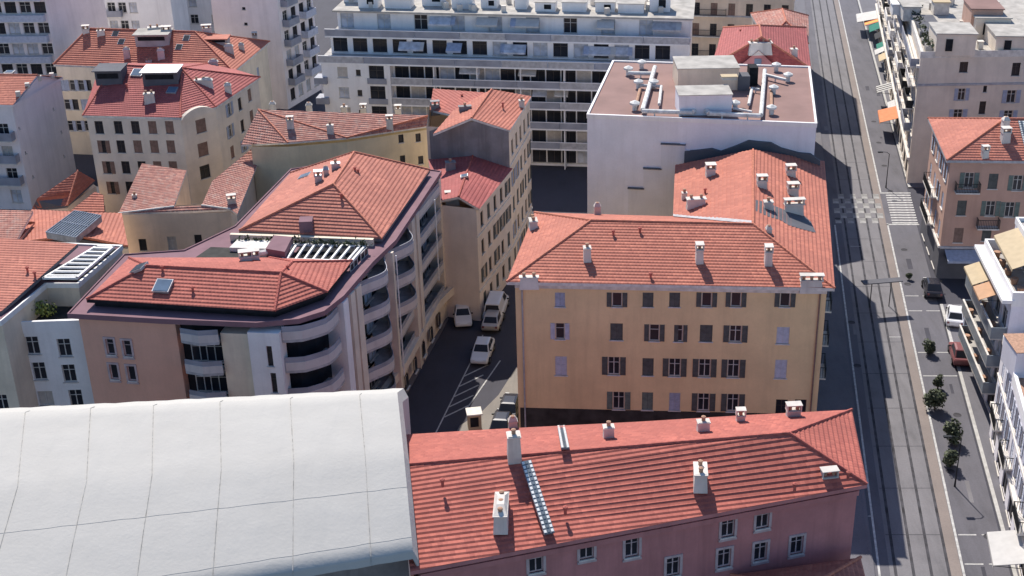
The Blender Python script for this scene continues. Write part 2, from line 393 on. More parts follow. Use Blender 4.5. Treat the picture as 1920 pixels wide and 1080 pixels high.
def wkit(style, w, h):
    key = (style, round(w, 2), round(h, 2))
    if key in WK: return WK[key]
    fr, pn, sh, mode = STY[style]
    a = MB(); t = .07
    y = .13
    for x in (-w / 2 + t / 2, w / 2 - t / 2): a.box((x, y, 0), (t, .06, h))
    for z in (-h / 2 + t / 2, h / 2 - t / 2): a.box((0, y + .001, z), (w - 2 * t, .056, t))
    if w > .8: a.box((0, y - .004, 0), (.07, .05, h - 2 * t))
    if h > 1.3: a.box((0, y - .002, h * .18), (w - 2 * t, .045, .05))
    a.box((0, -.02, -h / 2 - .04), (w + .16, .16, .08), mi=1)
    if mode == 'sur':
        k = .16
        for x in (-w / 2 - k / 2, w / 2 + k / 2): a.box((x, -.03, 0), (k, .06, h), mi=2)
        a.box((0, -.032, h / 2 + k / 2), (w + 2 * k, .07, k), mi=2); a.box((0, -.04, -h / 2 - k / 2 - .09), (w + 2 * k, .1, k), mi=2)
    wm = a.mesh('window', [fr, 'trim', 'surround'])
    p = MB(); p.face([(-w / 2, .165, -h / 2), (w / 2, .165, -h / 2), (w / 2, .165, h / 2), (-w / 2, .165, h / 2)]); pm = p.mesh('pane', [pn])
    sm = []
    def shutter(x0, x1, yy):
        b = MB(); xc, ww = (x0 + x1) / 2, x1 - x0
        b.box((xc, yy + .012, 0), (ww - .02, .02, h - .02))
        for x in (x0 + .05, x1 - .05): b.box((x, yy, 0), (.08, .045, h))
        for z in (-h / 2 + .05, 0, h / 2 - .05): b.box((xc, yy - .001, z), (ww - .16, .043, .09))
        nz = int(h / .16)
        for i in range(nz): b.box((xc, yy - .004, -h / 2 + (i + .5) * h / nz), (ww - .17, .03, .05))
        return b.mesh('shutter', [sh])
    if mode == 'open': sm = [shutter(-w - .02, -w / 2 - .02, -.035), shutter(w / 2 + .02, w + .02, -.035)]
    elif mode == 'closed': sm = [shutter(-w / 2, 0, .06), shutter(0, w / 2, .06)]
    elif mode == 'half': sm = [shutter(-w / 2, 0, .06), shutter(w / 2 + .02, w + .02, -.035)]
    WK[key] = (wm, pm, sm); return WK[key]
# ------------------------------------------------------------------ buildings
class Bld:
    def __init__(s, name, label, poly, z1, wall, z0=-.2, cat='building', group=None, zt=None):
        s.poly = ccw([V((p[0], p[1])) for p in poly]); s.z0, s.z1, s.wm = z0, z1, wall
        c = sum(s.poly, V((0, 0))) / len(s.poly)
        s.root = thing(name, (c.x, c.y, 0), label, cat, group); s.holes = {}; s.wins = []; s.faces = []; s.roofo = None; s.zb = z0
    def edge(s, px, py):
        best = None; d = ray(px, py)
        for i in range(len(s.poly)):
            a, b = s.poly[i], s.poly[(i + 1) % len(s.poly)]; t = (b - a); L = t.length; t = t / L; n = V((t.y, -t.x, 0))
            if n.dot(d) >= 0: continue
            p = hit(px, py, V((a.x, a.y, 0)), n)
            if p is None: continue
            u = (V((p.x, p.y)) - a).dot(t); k = (p - EYE).length
            if -.05 <= u <= L + .05 and (best is None or k < best[0]): best = (k, i, u, p.z, L)
        return best
    def win(s, px, py, w, h, st='plain'):
        e = s.edge(px, py)
        if e: s.put(e[1], e[2], e[3], w, h, st, e[4])
    def put(s, i, u, z, w, h, st, L=None):
        L = L or (s.poly[(i + 1) % len(s.poly)] - s.poly[i]).length
        if u - w / 2 < .12 or u + w / 2 > L - .12 or z + h / 2 > s.z1 - .08 or z - h / 2 < s.z0 + .1: return
        for (u2, z2, w2, h2) in s.holes.get(i, []):
            if abs(u - u2) < (w + w2) / 2 + .05 and abs(z - z2) < (h + h2) / 2 + .05: return
        s.holes.setdefault(i, []).append((u, z, w, h)); s.wins.append((i, u, z, w, h, st))
    def grid(s, i, n, zs, w, h, sts, u0=0, u1=None, skip=0.0, jit=0.0):
        L = (s.poly[(i + 1) % len(s.poly)] - s.poly[i]).length; u1 = u1 if u1 is not None else L
        for z in zs:
            for k in range(n):
                if rnd.random() < skip: continue
                s.put(i, u0 + (k + .5) * (u1 - u0) / n + rnd.uniform(-jit, jit), z, w, h, rnd.choice(sts), L)
    def frame(s, i):
        a, b = s.poly[i], s.poly[(i + 1) % len(s.poly)]; t = (b - a).normalized()
        return V((a.x, a.y, 0)), V((t.x, t.y, 0)), V((t.y, -t.x, 0)), (b - a).length
    def finish(s, top=None, parapet=None, pmat='trim'):
        mb = MB(); n = len(s.poly)
        for i in range(n): mb.facade(s.poly[i], s.poly[(i + 1) % n], s.z0, s.z1, s.holes.get(i, []))
        s.wall = mb.build('wall', [s.wm], s.root)
        for i, u, z, w, h, st in s.wins:
            a, b = s.poly[i], s.poly[(i + 1) % n]; t = (b - a).normalized(); p = a + t * u
            wm, pm, sm = wkit(st, w, h)
            o = inst('window', wm, s.root, V((p.x, p.y, z)) - OFF[s.root.name], math.atan2(t.y, t.x))
            inst('pane', pm, o, (0, 0, 0))
            for q in sm: inst('shutter', q, o, (0, 0, 0))
        if top:
            mb = MB(); ps = inset(s.poly, .02)
            mb.face([V((p.x, p.y, s.z1 - .02)) for p in ps], 0); s.faces.append([V((p.x, p.y, s.z1 - .02)) for p in ps])
            s.roofo = mb.build('roof', [top], s.root)
            if parapet:
                mb = MB(); mb.band([(p.x, p.y) for p in inset(s.poly, -.06)], .32, s.z1 - .3, s.z1 + parapet, 0, True); mb.build('parapet', [pmat], s.root)
        return s
    def roof(s, P, faces, ring, tm='tile', slab='trim', cap='ridge', thick=.24, course=.36, lip=.046, capr=.12):
        """P: dict of 3-D points; faces: strings of keys; ring: eave keys"""
        mb = MB()
        rp = [P[k] for k in ring]; rp = ccw(rp)
        for f in faces:
            q = [P[k] for k in f]; nz = sum(((q[i].x - q[0].x) * (q[i + 1].y - q[0].y) - (q[i].y - q[0].y) * (q[i + 1].x - q[0].x)) for i in range(1, len(q) - 1))
            q = q if nz < 0 else q[::-1]; mb.face([p - V((0, 0, thick)) for p in q], 1)
        for i in range(len(rp)):
            a, b = rp[i], rp[(i + 1) % len(rp)]; dz = V((0, 0, thick)); e_ = V((0, 0, .02)); mb.face([a - dz, b - dz, b + e_, a + e_], 1)
        cnt = {}
        for f in faces:
            pts = [P[k] for k in f]; tiled(mb, pts, course, lip, mi=0); s.faces.append(pts)
            for a, b in zip(f, list(f[1:]) + [f[0]]): cnt[frozenset((a, b))] = cnt.get(frozenset((a, b)), 0) + 1
        for e, c in cnt.items():
            if c == 2:
                a, b = (P[k] for k in e); up = V((0, 0, .05))
                L = (b - a).length; nn = max(1, int(L / .42))
                for i in range(nn): mb.tube([a + (b - a) * (i / nn) + up, a + (b - a) * ((i + 1.06) / nn) + up], [capr, capr * .86], 6, 2)
        ed = [k for k in cnt if cnt[k] == 1]
        s.roofo = mb.build('roof', [tm, slab, cap], s.root); return s.roofo
    def hiproof(s, c, ze, zr, tm='tile', ov=.4, **kw):
        """hip roof over a quad (plan corners), ridge along its longer axis"""
        c = ccw([V((p[0], p[1])) for p in c]); c = inset(c, -ov)
        if (c[1] - c[0]).length < (c[2] - c[1]).length: c = c[1:] + c[:1]
        m1, m2 = (c[1] + c[2]) / 2, (c[3] + c[0]) / 2; W = (c[2] - c[1]).length; t = (m1 - m2).normalized(); L = (m1 - m2).length
        k = min(W / 2, L * .48); r1, r2 = m1 - t * k, m2 + t * k
        q = lambda p, z: V((p.x, p.y, z))
        P = dict(A=q(c[0], ze), B=q(c[1], ze), C=q(c[2], ze), D=q(c[3], ze), R=q(r1, zr), S=q(r2, zr))
        return s.roof(P, ['ABRS', 'BCR', 'CDSR', 'DAS'], 'ABCD', tm, **kw)
    def on_roof(s, px, py):
        d = ray(px, py); best = None
        for f in s.faces:
            n = V((0, 0, 0))
            for i in range(len(f)): n += f[i].cross(f[(i + 1) % len(f)])
            if n.length < 1e-6: continue
            n.normalize()
            p = hit(px, py, f[0], n)
            if p is None: continue
            if inside((p.x, p.y), f):
                k = (p - EYE).length
                if best is None or k < best[0]: best = (k, p, n if n.z > 0 else -n)
        return (best[1], best[2]) if best else (at(px, py, s.z1), V((0, 0, 1)))
    def chimney(s, px, py, w=.8, d=.6, h=1.1, rz=.1, pots=2, mat='chim'):
        p, n = s.on_roof(px, py); mb = MB(); h *= .84; w *= 1.04; rz += rnd.uniform(-.06, .06)
        mb.frustum((p.x, p.y, p.z - .6), (w, d), (w * .84, d * .84), h + .6, rz, 0)
        kind = rnd.choice((0, 0, 1, 2)); mb.box((p.x, p.y, p.z + h * .93), (w * 1.0, d * 1.0, .07), rz, 0)
        if kind == 2: mb.frustum((p.x, p.y, p.z + h), (w * .93, d * .93), (w * .5, d * .35), .3, rz, 0)
        c, sn = math.cos(rz), math.sin(rz); lo = max(w, d)
        for k in range(pots):
            u = (k + .5) / pots * lo - lo / 2
            x, y = (u, 0) if w >= d else (0, u)
            mb.lathe((p.x + c * x - sn * y, p.y + sn * x + c * y, p.z + h), [(.13, -.05), (.12, .2), (.15, .2), (.15, .3), (.05, .34)], 8, 1)
        if kind: return mb.build('chimney', [mat, 'pot'], s.roofo)
        mb.box((p.x, p.y, p.z + h + .42), (w * 1.05, d * 1.05, .05), rz, 0)
        for x in (-1, 1): mb.box((p.x + c * x * w * .45, p.y + sn * x * w * .45, p.z + h + .2), (.08, d * .9, .44), rz, 0)
        return mb.build('chimney', [mat, 'pot'], s.roofo)
    def skylight(s, px, py, w=.9, l=1.1, gm='glass_blue', lift=.12, name='skylight'):
        p, n = s.on_roof(px, py); g = V((-n.x, -n.y, 0)); g = g.normalized() if g.length > 1e-3 else V((0, 1, 0)); e = V((g.y, -g.x, 0)); up = n.cross(e)
        if up.z < 0: up = -up
        mt = Matrix((e, e.cross(n) * -1, n)).transposed().to_4x4(); mt.translation = p + n * lift
        mb = MB(); mb.box(None, (w + .14, l + .14, .2), mat=mt @ Matrix.Translation((0, 0, -.08)), mi=0)
        mb.box(None, (w, l, .05), mat=mt @ Matrix.Translation((0, 0, .025)), mi=1)
        return mb.build(name, ['zinc', gm], s.roofo)
    def vent(s, px, py, r=.09, h=.45, mat='ridge_dark'):
        p, n = s.on_roof(px, py); mb = MB(); mb.lathe((p.x, p.y, p.z - .1), [(r, 0), (r, h), (r * 1.7, h), (r * 1.7, h + .08), (.02, h + .14)], 8)
        return mb.build('vent', [mat], s.roofo)
    def string(s, i, z, h=.18, out=.1, mat='trim', u0=0, u1=None, name='string_course'):
        A, t, n, L = s.frame(i); u1 = u1 if u1 is not None else L; mb = MB(); c = A + t * ((u0 + u1) / 2) + n * (out / 2 - .03) + V((0, 0, z))
        mb.box(c, (u1 - u0, out + .06, h), math.atan2(t.y, t.x)); return mb.build(name, [mat], s.root)
    def balcony(s, i, u, z, w, out=.9, ht=1.0, mat='iron', slab='trim', solid=False):
        A, t, n, L = s.frame(i); rz = math.atan2(t.y, t.x); mb = MB()
        P = lambda uu, k, zz: A + t * uu + n * k + V((0, 0, zz))
        mb.box(P(u, out / 2, z - .07), (w, out, .14), rz, 0)
        o = mb.build('balcony', [slab], s.root); r = MB()
        if solid:
            r.box(P(u, out - .05, z + ht / 2), (w, .1, ht), rz)
            for k in (-1, 1): r.box(P(u + k * (w / 2 - .05), out / 2 - .05, z + ht / 2), (.1, out - .1, ht), rz)
        else:
            r.box(P(u, out - .04, z + ht), (w, .06, .05), rz); r.box(P(u, out - .04, z + .1), (w, .04, .04), rz)
            for k in (-1, 1):
                r.box(P(u + k * (w / 2 - .03), out / 2, z + ht), (.05, out, .05), rz)
                for q in range(4): r.box(P(u + k * (w / 2 - .03), out * (q + .5) / 4, z + ht / 2), (.035, .035, ht), rz)
            m = int(w / .16)
            for q in range(m + 1): r.box(P(u - w / 2 + w * q / m, out - .04, z + ht / 2), (.035, .035, ht), rz)
        OFF[o.name] = OFF[s.root.name]; r.build('railing', [mat], o); return o
    def awning(s, i, u, z, w, out, drop, mats, val=.25, stripes=0):
        A, t, n, L = s.frame(i); mb = MB()
        P = lambda uu, k, zz: A + t * uu + n * k + V((0, 0, zz))
        m = stripes or 1
        for q in range(m):
            a, b = u - w / 2 + w * q / m, u - w / 2 + w * (q + 1) / m; mi = q % len(mats) if stripes else 0
            for dz in (0, -.04):
                f = [P(a, out, z - drop + dz), P(b, out, z - drop + dz), P(b, .02, z + dz), P(a, .02, z + dz)]
                mb.face(f if dz == 0 else f[::-1], mi)
            mb.face([P(a, out, z - drop - val), P(b, out, z - drop - val), P(b, out, z - drop), P(a, out, z - drop)], mi)
            mb.face([P(b, out - .03, z - drop - val), P(a, out - .03, z - drop - val), P(a, out - .03, z - drop), P(b, out - .03, z - drop)], mi)
        for uu in (u - w / 2 + .05, u + w / 2 - .05): mb.tube([P(uu, .02, z - drop - .1), P(uu, out - .05, z - drop - .06)], .025, 5, len(mats))
        return mb.build('awning', list(mats) + ['iron'], s.root)
    def pipe(s, i, u, z0, z1, mat='zinc', r=.07):
        A, t, n, L = s.frame(i); mb = MB(); p = A + t * u + n * .1
        mb.tube([p + V((0, 0, z0)), p + V((0, 0, z1 - .4)), p + n * .15 + V((0, 0, z1))], r, 6); return mb.build('drainpipe', [mat], s.root)
    def box(s, name, px, py, z, d, mats, rz=.08, parent=None):
        """a rooftop box: its base centre under a pixel at height z"""
        p = at(px, py, z); mb = MB(); mb.box((p.x, p.y, z + d[2] / 2), d, rz, 0)
        if len(mats) > 1: mb.box((p.x, p.y, z + d[2] + .03), (d[0] + .14, d[1] + .14, .06), rz, 1)
        return mb.build(name, mats, parent or s.root)
def A3(*a): return at(*a)
# ================================================================== SETTING
AX = .1138
def ave(off, y, z=0.0):
    """a point of the avenue: metres right of its right-hand white line, at depth y"""
    return V((26.6 + AX * (y - 76.8) + off * 1.0065, y, z))
def strip(name, o0, o1, y0, y1, z, mat, kind='structure', parent=None, seg=1):
    mb = MB(); mb.face([ave(o0, y0, z), ave(o1, y0, z), ave(o1, y1, z), ave(o0, y1, z)])
    o = mb.build(name, [mat], parent)
    if kind and parent is None: tag(o, kind=kind)
    return o
mb = MB(); mb.face([(-420, 20, 0), (420, 20, 0), (420, 700, 0), (-420, 700, 0)]); tag(mb.build('ground', ['asphalt']), kind='structure')
strip('road', -6.35, 3.3, 40, 330, .004, 'road')
strip('tramway', -5.25, -.95, 40, 330, .008, 'trackbed')
strip('lane', -.95, -.12, 40, 330, .008, 'tanlane')
def pavement(o0, o1, y0, y1, h=.12, side=0, km='kerb'):
    mb = MB(); c = [ave(o0, y0), ave(o1, y0), ave(o1, y1), ave(o0, y1)]
    mb.prism([(p.x, p.y) for p in c], 0, h, 0)
    k = o1 if side > 0 else o0; w = .3 if side > 0 else -.3
    c = [ave(k - max(w, 0), y0), ave(k + max(-w, 0), y0), ave(k + max(-w, 0), y1), ave(k - max(w, 0), y1)]
    mb.prism([(p.x, p.y) for p in c], 0, h + .012, 1)
    tag(mb.build('pavement', ['pave', km]), kind='structure')
pavement(-10.6, -6.35, 40, 330, .12, 1, 'pave')
pavement(3.45, 9.5, 60, 120, .12, -1)
pavement(3.45, 9.5, 152, 330, .12, -1)
for i in range(4): strip('rail', -4.95 + 1.27 * i, -4.73 + 1.27 * i, 40, 330, .012, 'groove')
def lines(segs, name='road_marking'):
    for o0, o1, y0, y1 in segs: strip(name, o0, o1, y0, y1, .016, 'roadpaint')
lines([(-.09, .09, 40, 141), (-.09, .09, 150.6, 330), (-6.09, -5.93, 40, 140.5), (-.09, 3.6, 140.5, 140.8), (-.09, 3.6, 150.2, 150.5)])
def rowy(px, py): return at(px, py, 0).y
for px, py in ((1725, 555), (1735, 583), (1750, 661), (1762, 705), (1830, 1003), (1836, 1058)):
    y = rowy(px, py); lines([(.2, 1.55, y - .07, y + .07), (1.95, 3.3, y - .07, y + .07)])
for px, py in ((1602, 462), (1680, 632)):
    y = rowy(px, py); o = -4.6 if px < 1650 else -2.2; lines([(o, o + 1.1, y - .05, y + .05)])
y = rowy(1622, 968); lines([(-8.3, -6.1, y - .06, y + .06)])
zebra = []
for i in range(12): y = 140.95 + i * .77; zebra.append((.55, 3.5, y, y + .36))
lines(zebra, 'crosswalk_stripe')
for r_ in range(6):
    for c in range(8):
        if (r_ + c) % 2 == 0: strip('crosswalk_square', -5.9 + c * .7, -5.9 + (c + 1) * .7, 141 + r_ * 1.5, 141 + (r_ + 1) * 1.5, .020, 'squarepaint')
for k in range(22):
    o, y = rnd.choice([(-.4, 0), (1.6, 0), (2.6, 0), (-5.7, 0), (4.6, 1), (-8, 2), (1.0, 0)])[0] + rnd.uniform(-.3, .3), 62 + rnd.random() * 130; w_, l_ = rnd.uniform(.25, .7), rnd.uniform(.6, 3.2)
    if o > 3.2 or o < -6: continue
    strip('road_patch', o - w_ / 2, o + w_ / 2, y, y + l_, .0105, rnd.choice(['asphalt', 'pave', 'trackbed']))
for k in range(14):
    c = ave(rnd.choice([1.2, 2.4, -.5, -5.6, .7]), 64 + 8.7 * k, .0205); mb = MB(); mb.face([c + V((.36 * math.cos(a * .5236), .36 * math.sin(a * .5236), 0)) for a in range(12)]); tag(mb.build('manhole_cover', ['groove']), kind='structure')
# joints across the tramway
for y in [45 + 6.1 * k for k in range(20)]: strip('pavement_joint', -5.2, -1.0, y, y + .07, .0122, 'groove')
# the side street: hatched bay, and a paler slab that paints the sunlit patch
def poly_px(name, pts, z, mat):
    mb = MB(); c = ccw([at(px, py, z) for px, py in pts]); mb.face(c); return tag(mb.build(name, [mat]), kind='structure')
def line_px(a, b, w=.12, z=.012, name='road_marking'):
    A, B = at(*a, z), at(*b, z); t = (B - A).normalized(); n = V((-t.y, t.x, 0)) * (w / 2)
    mb = MB(); mb.face([A - n, B - n, B + n, A + n]); tag(mb.build(name, ['roadpaint']), kind='structure')
line_px((808, 830), (886, 672)); line_px((876, 765), (938, 676)); line_px((900, 655), (905, 628))
for k in range(5):
    f = k / 5; a = (833 + 45 * f, 782 - 95 * f); line_px(a, (a[0] + 46, a[1] - 22), .16)
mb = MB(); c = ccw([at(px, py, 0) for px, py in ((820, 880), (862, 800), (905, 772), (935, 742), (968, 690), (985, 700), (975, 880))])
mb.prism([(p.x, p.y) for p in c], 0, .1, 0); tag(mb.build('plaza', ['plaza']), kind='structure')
mb = MB(); c = ccw([at(px, py, 0) for px, py in ((735, 790), (764, 738), (842, 598), (828, 598), (742, 735), (700, 800))])
mb.prism([(p.x, p.y) for p in c], 0, .12, 0); tag(mb.build('pavement', ['pave']), kind='structure')

# ================================================================== YELLOW CORNER BUILDING
ZE, ZR = 15.0, 17.25
P = dict(FL=A3(950, 529, ZE), FR=A3(1565, 541, ZE), WR=A3(1546, 303, ZE), WL=A3(1266, 310, ZE), IC=A3(1262, 407, ZE), BL=A3(1002, 399, ZE),
         R1=A3(1108, 414, ZR), R2=A3(1412, 421, ZR), R3=A3(1412, 281, ZR))
ring = ['FL', 'FR', 'WR', 'WL', 'IC', 'BL']
yl = Bld('corner_building', 'ochre rendered corner building with L-shaped orange tiled hip roof and grey shutters', inset(ccw([P[k] for k in ring]), .55), ZE - .22, 'ochre')
row = (620, 685, 747, 812)
for px, s_ in ((1050, 'blueclosed'), (1157, 'grey'), (1215, 'greyclosed'), (1265, 'greyclosed'), (1325, 'grey'), (1380, 'grey'), (1472, 'grey')):
    yl.win(px, 562, .8 if s_ != 'greyclosed' else .85, 1.25, s_)
yl.win(1050, 621, .75, 1.45, 'pale'); yl.win(1156, 622, 1.0, 1.5, 'greyclosed')
yl.win(1227, 624, .8, 1.5, 'grey'); yl.win(1272, 625, .7, 1.5, 'greyhalf'); yl.win(1324, 625, 1.0, 1.5, 'greyclosed'); yl.win(1379, 626, .95, 1.5, 'grey'); yl.win(1468, 629, 1.0, 1.5, 'paleclosed')
yl.win(1052, 686, .95, 1.75, 'paleclosed'); yl.win(1151, 686, .95, 1.65, 'grey'); yl.win(1215, 688, .9, 1.6, 'greyclosed'); yl.win(1265, 689, .95, 1.65, 'grey'); yl.win(1321, 690, .95, 1.65, 'grey'); yl.win(1375, 691, .95, 1.65, 'grey'); yl.win(1464, 692, .95, 1.7, 'paleclosed')
yl.win(1160, 751, .95, 1.65, 'green'); yl.win(1214, 752, .9, 1.65, 'greenclosed'); yl.win(1265, 753, .9, 1.65, 'blueclosed'); yl.win(1319, 754, .95, 1.65, 'grey'); yl.win(1374, 755, .95, 1.65, 'grey'); yl.win(1465, 768, .95, 1.9, 'dark'); yl.win(1500, 768, .95, 1.9, 'dark')
for i in range(len(yl.poly)):
    A, t, n, L = yl.frame(i)
    if n.x > .8 or n.x < -.8: yl.grid(i, max(2, int(L / 3.2)), (2.2, 5.2, 8.3, 11.4), 1.0, 1.7, ['grey', 'greyclosed', 'green'], .8, L - .8)
yl.finish()
fi = yl.edge(1250, 650)[1]
wall_front = MB(); A, t, n, L = yl.frame(fi); wall_front.box(A + t * (L / 2) + n * .03 + V((0, 0, 1.6)), (L - .3, .12, 3.4), math.atan2(t.y, t.x)); wall_front.build('ground_floor_band', ['near_black'], yl.root); yl.string(fi, 14.5, .3, .22, 'trim', name='cornice'); yl.pipe(fi, yl.frame(fi)[3] - .5, 0, 14.6, 'shut_brown'); yl.pipe(fi, .55, 0, 14.6, 'trimgrey')  # dark band across the foot of the front wall, then cornice and pipes
ri = [i for i in range(6) if yl.frame(i)[2].x > .9][0]
for z in (4.4, 7.5, 10.6): yl.balcony(ri, 4 + z % 3, z, 2.6, .8, 1.0); yl.balcony(ri, 13, z, 2.6, .8, 1.0)
yl.roof(P, [['FL', 'FR', 'R2', 'R1'], ['BL', 'FL', 'R1'], ['IC', 'BL', 'R1', 'R2'], ['FR', 'WR', 'R3', 'R2'], ['WL', 'IC', 'R2', 'R3']], ring, 'tile')
for px, py in ((1101, 487), (1311, 490), (1440, 494)): yl.chimney(px, py, .62, .75, 1.35, .05, 1)
yl.chimney(1120, 404, .6, .6, 1.1, .1, 1); yl.chimney(1000, 428, .7, 1.1, 1.0, .1, 2)
yl.chimney(992, 528, 1.5, .5, .55, .02, 2); yl.chimney(1521, 535, 1.75, .55, .6, .02, 3)
for px, py, w, d, h in ((1332, 328, .9, .8, .8), (1283, 372, .5, .5, .7), (1305, 386, 1.7, .75, .9), (1482, 330, .9, .7, .8), (1428, 352, .9, .65, .9), (1486, 366, 1.0, .7, .9), (1440, 392, .8, .7, .9), (1488, 400, 1.7, .6, 1.1), (1441, 437, .5, .5, .5)): yl.chimney(px, py, w, d, h, .1, 2 if w > .8 else 1)
for px, py in ((1150, 441), (1200, 436), (1220, 521), (1322, 362)): yl.vent(px, py)
# ragged grey sheeting laid over the tiles on the wing
def sheet_px(b, pts, lift, mat, name):
    mb = MB(); top = []
    for px, py in pts:
        p, n = b.on_roof(px, py); top.append(p + n * lift)
    k = len(top); mb.face(top); mb.face([p - V((0, 0, .03)) for p in top][::-1])
    for i in range(k): mb.face([top[i] - V((0, 0, .03)), top[(i + 1) % k] - V((0, 0, .03)), top[(i + 1) % k], top[i]])
    return mb.build(name, [mat], b.roofo)
sheet_px(yl, ((1414, 376), (1436, 381), (1462, 392), (1478, 398), (1505, 404), (1520, 418), (1529, 438), (1505, 432), (1478, 424), (1462, 414), (1440, 408), (1416, 397)), .10, 'slate', 'roof_sheet')
sheet_px(yl, ((1262, 402), (1410, 416), (1409, 421), (1262, 408)), .13, 'trimgrey', 'valley_gutter')
# annex at the foot of the front wall, between the two roofs
mb = MB()

# ================================================================== BLUE FLAT-ROOFED BUILDING
ZB = 19.2
D0, D1, D2, D3 = A3(1101, 216, ZB), A3(1531, 233, ZB), A3(1518, 126, ZB), A3(1149, 115, ZB)
bl = Bld('apartment_building', 'lavender flat-roofed building with a bare stepped party wall and white ducts on top', [D0, D1, D2, D3], ZB, 'lavender')
for i in range(4):
    A, t, n, L = bl.frame(i)
    if abs(n.x) > .8: bl.grid(i, 5, (2.4, 5.4, 8.4, 11.4, 14.4, 17.2), 1.2, 1.6, ['plain', 'blind', 'curtain'], .8, L - .8)
bl.finish('flatred', .12, 'white')
fi = bl.edge(1150, 300)[1]; A, t, n, L = bl.frame(fi)
def wall_slab(b, i, pts, z0, out, mats, name):
    """a raised area of a wall: pts (u, z) outline seen from outside"""
    A, t, n, L = b.frame(i); q = [A + t * u + V((0, 0, z)) for u, z in pts]; mb = MB(); k = len(q)
    o = [p + n * out for p in q]; mb.face(o)
    for j in range(k): mb.face([q[j] + n * .002, q[(j + 1) % k] + n * .002, o[(j + 1) % k], o[j]])
    return mb.build(name, mats, b.root)
def uz(b, i, px, py):
    A, t, n, L = b.frame(i); p = hit(px, py, A, n); return ((p - A).dot(t), p.z)
st = [uz(bl, fi, *q) for q in ((1178, 352), (1207, 352), (1207, 315), (1240, 315), (1240, 269), (1285, 269))]
wall_slab(bl, fi, [(st[0][0], .1), (L - .1, .1), (L - .1, st[4][1] - 1.5), (st[5][0], st[4][1] - .5), st[5], st[4], (st[4][0], st[3][1]), st[2], (st[2][0], st[1][1]), st[0]], 0, .16, ['lavender_grey'], 'thick_wall')
for (a, b_) in ((st[0], st[1]), (st[2], st[3]), (st[4], st[5])):
    mb = MB(); c = A + t * ((a[0] + b_[0]) / 2) + n * .14 + V((0, 0, a[1] + .03)); mb.box(c, (b_[0] - a[0] + .1, .34, .1), math.atan2(t.y, t.x)); mb.build('ledge', ['slate'], bl.root)
# stepped sheet-metal flashing where the yellow roof meets the wall
fl = [uz(bl, fi, *q) for q in ((1284, 282), (1310, 280), (1335, 277), (1352, 282), (1380, 272), (1404, 262), (1421, 264), (1446, 266), (1465, 276), (1498, 285), (1520, 287), (1538, 300), (1538, 318), (1412, 284), (1282, 318))]
wall_slab(bl, fi, fl[::-1], 0, .34, ['slate'], 'flashing')
A = None
# lift house and slab roof
pz = bl.box('lift_house', 1318, 207, ZB, (5.1, 3.0, 2.0), ['lavender', 'gravel'], .06); OFF[pz.name] = OFF[bl.root.name]
p = at(1345, 186, ZB); mb = MB(); mb.box((p.x, p.y - 1.62, ZB + 1.5), (1.5, .05, .28), .06); mb.build('louvre', ['white_paint'], pz)
bl.box('roof_room', 1322, 158, ZB, (6.2, 4.4, 2.3), ['tan', 'gravel'], .06)
bl.box('hatch', 1367, 148, ZB + 2.35, (1.5, .8, .3), ['gravel', 'aw_cream'], .06)
bl.box('cabinet', 1392, 166, ZB, (1.2, 1.5, 1.5), ['slate'], .06); bl.box('cabinet', 1410, 157, ZB, (.9, 1.4, 1.9), ['dark'], .06)
def duct(b, pts, z, r, name='duct', mat='duct', legs=True):
    q = [at(px, py, z) for px, py in pts]; mb = MB(); mb.tube(q, r, 8)
    if legs:
        for p0, p1 in zip(q, q[1:]):
            k = max(1, int((p1 - p0).length / 2))
            for j in range(k): c = p0 + (p1 - p0) * ((j + .5) / k); mb.box((c.x, c.y, c.z - r - .1), (.12, .12, .3))
    return mb.build(name, [mat], b.root)
zd = ZB + .45
duct(bl, ((1228, 126), (1205, 206)), zd, .24); duct(bl, ((1204, 208), (1298, 211)), zd, .22); duct(bl, ((1330, 213), (1426, 217)), zd, .22); duct(bl, ((1427, 216), (1434, 132)), zd, .22)
duct(bl, ((1298, 211), (1314, 199), (1330, 213)), zd, .26)
duct(bl, ((1178, 137), (1225, 138)), zd, .22); duct(bl, ((1200, 160), (1240, 162), (1236, 196)), zd - .1, .16)
duct(bl, ((1404, 196), (1410, 166), (1424, 168)), zd - .1, .16); duct(bl, ((1434, 140), (1474, 150)), zd, .18); duct(bl, ((1200, 168), (1192, 200)), zd - .25, .17, mat='pot'); duct(bl, ((1446, 170), (1447, 205)), zd - .25, .17, mat='pot'); duct(bl, ((1375, 203), (1410, 210)), zd - .2, .14)
for px, py in ((1178, 140), (1203, 128), (1197, 165), (1190, 206), (1226, 165), (1455, 133), (1477, 152), (1450, 176), (1446, 214), (1378, 205)):
    p = at(px, py, ZB); mb = MB(); mb.lathe((p.x, p.y, ZB - .02), [(.24, 0), (.24, .55), (.5, .6), (.5, .78), (.1, .98)], 10); mb.build('roof_fan', ['duct'], bl.root)

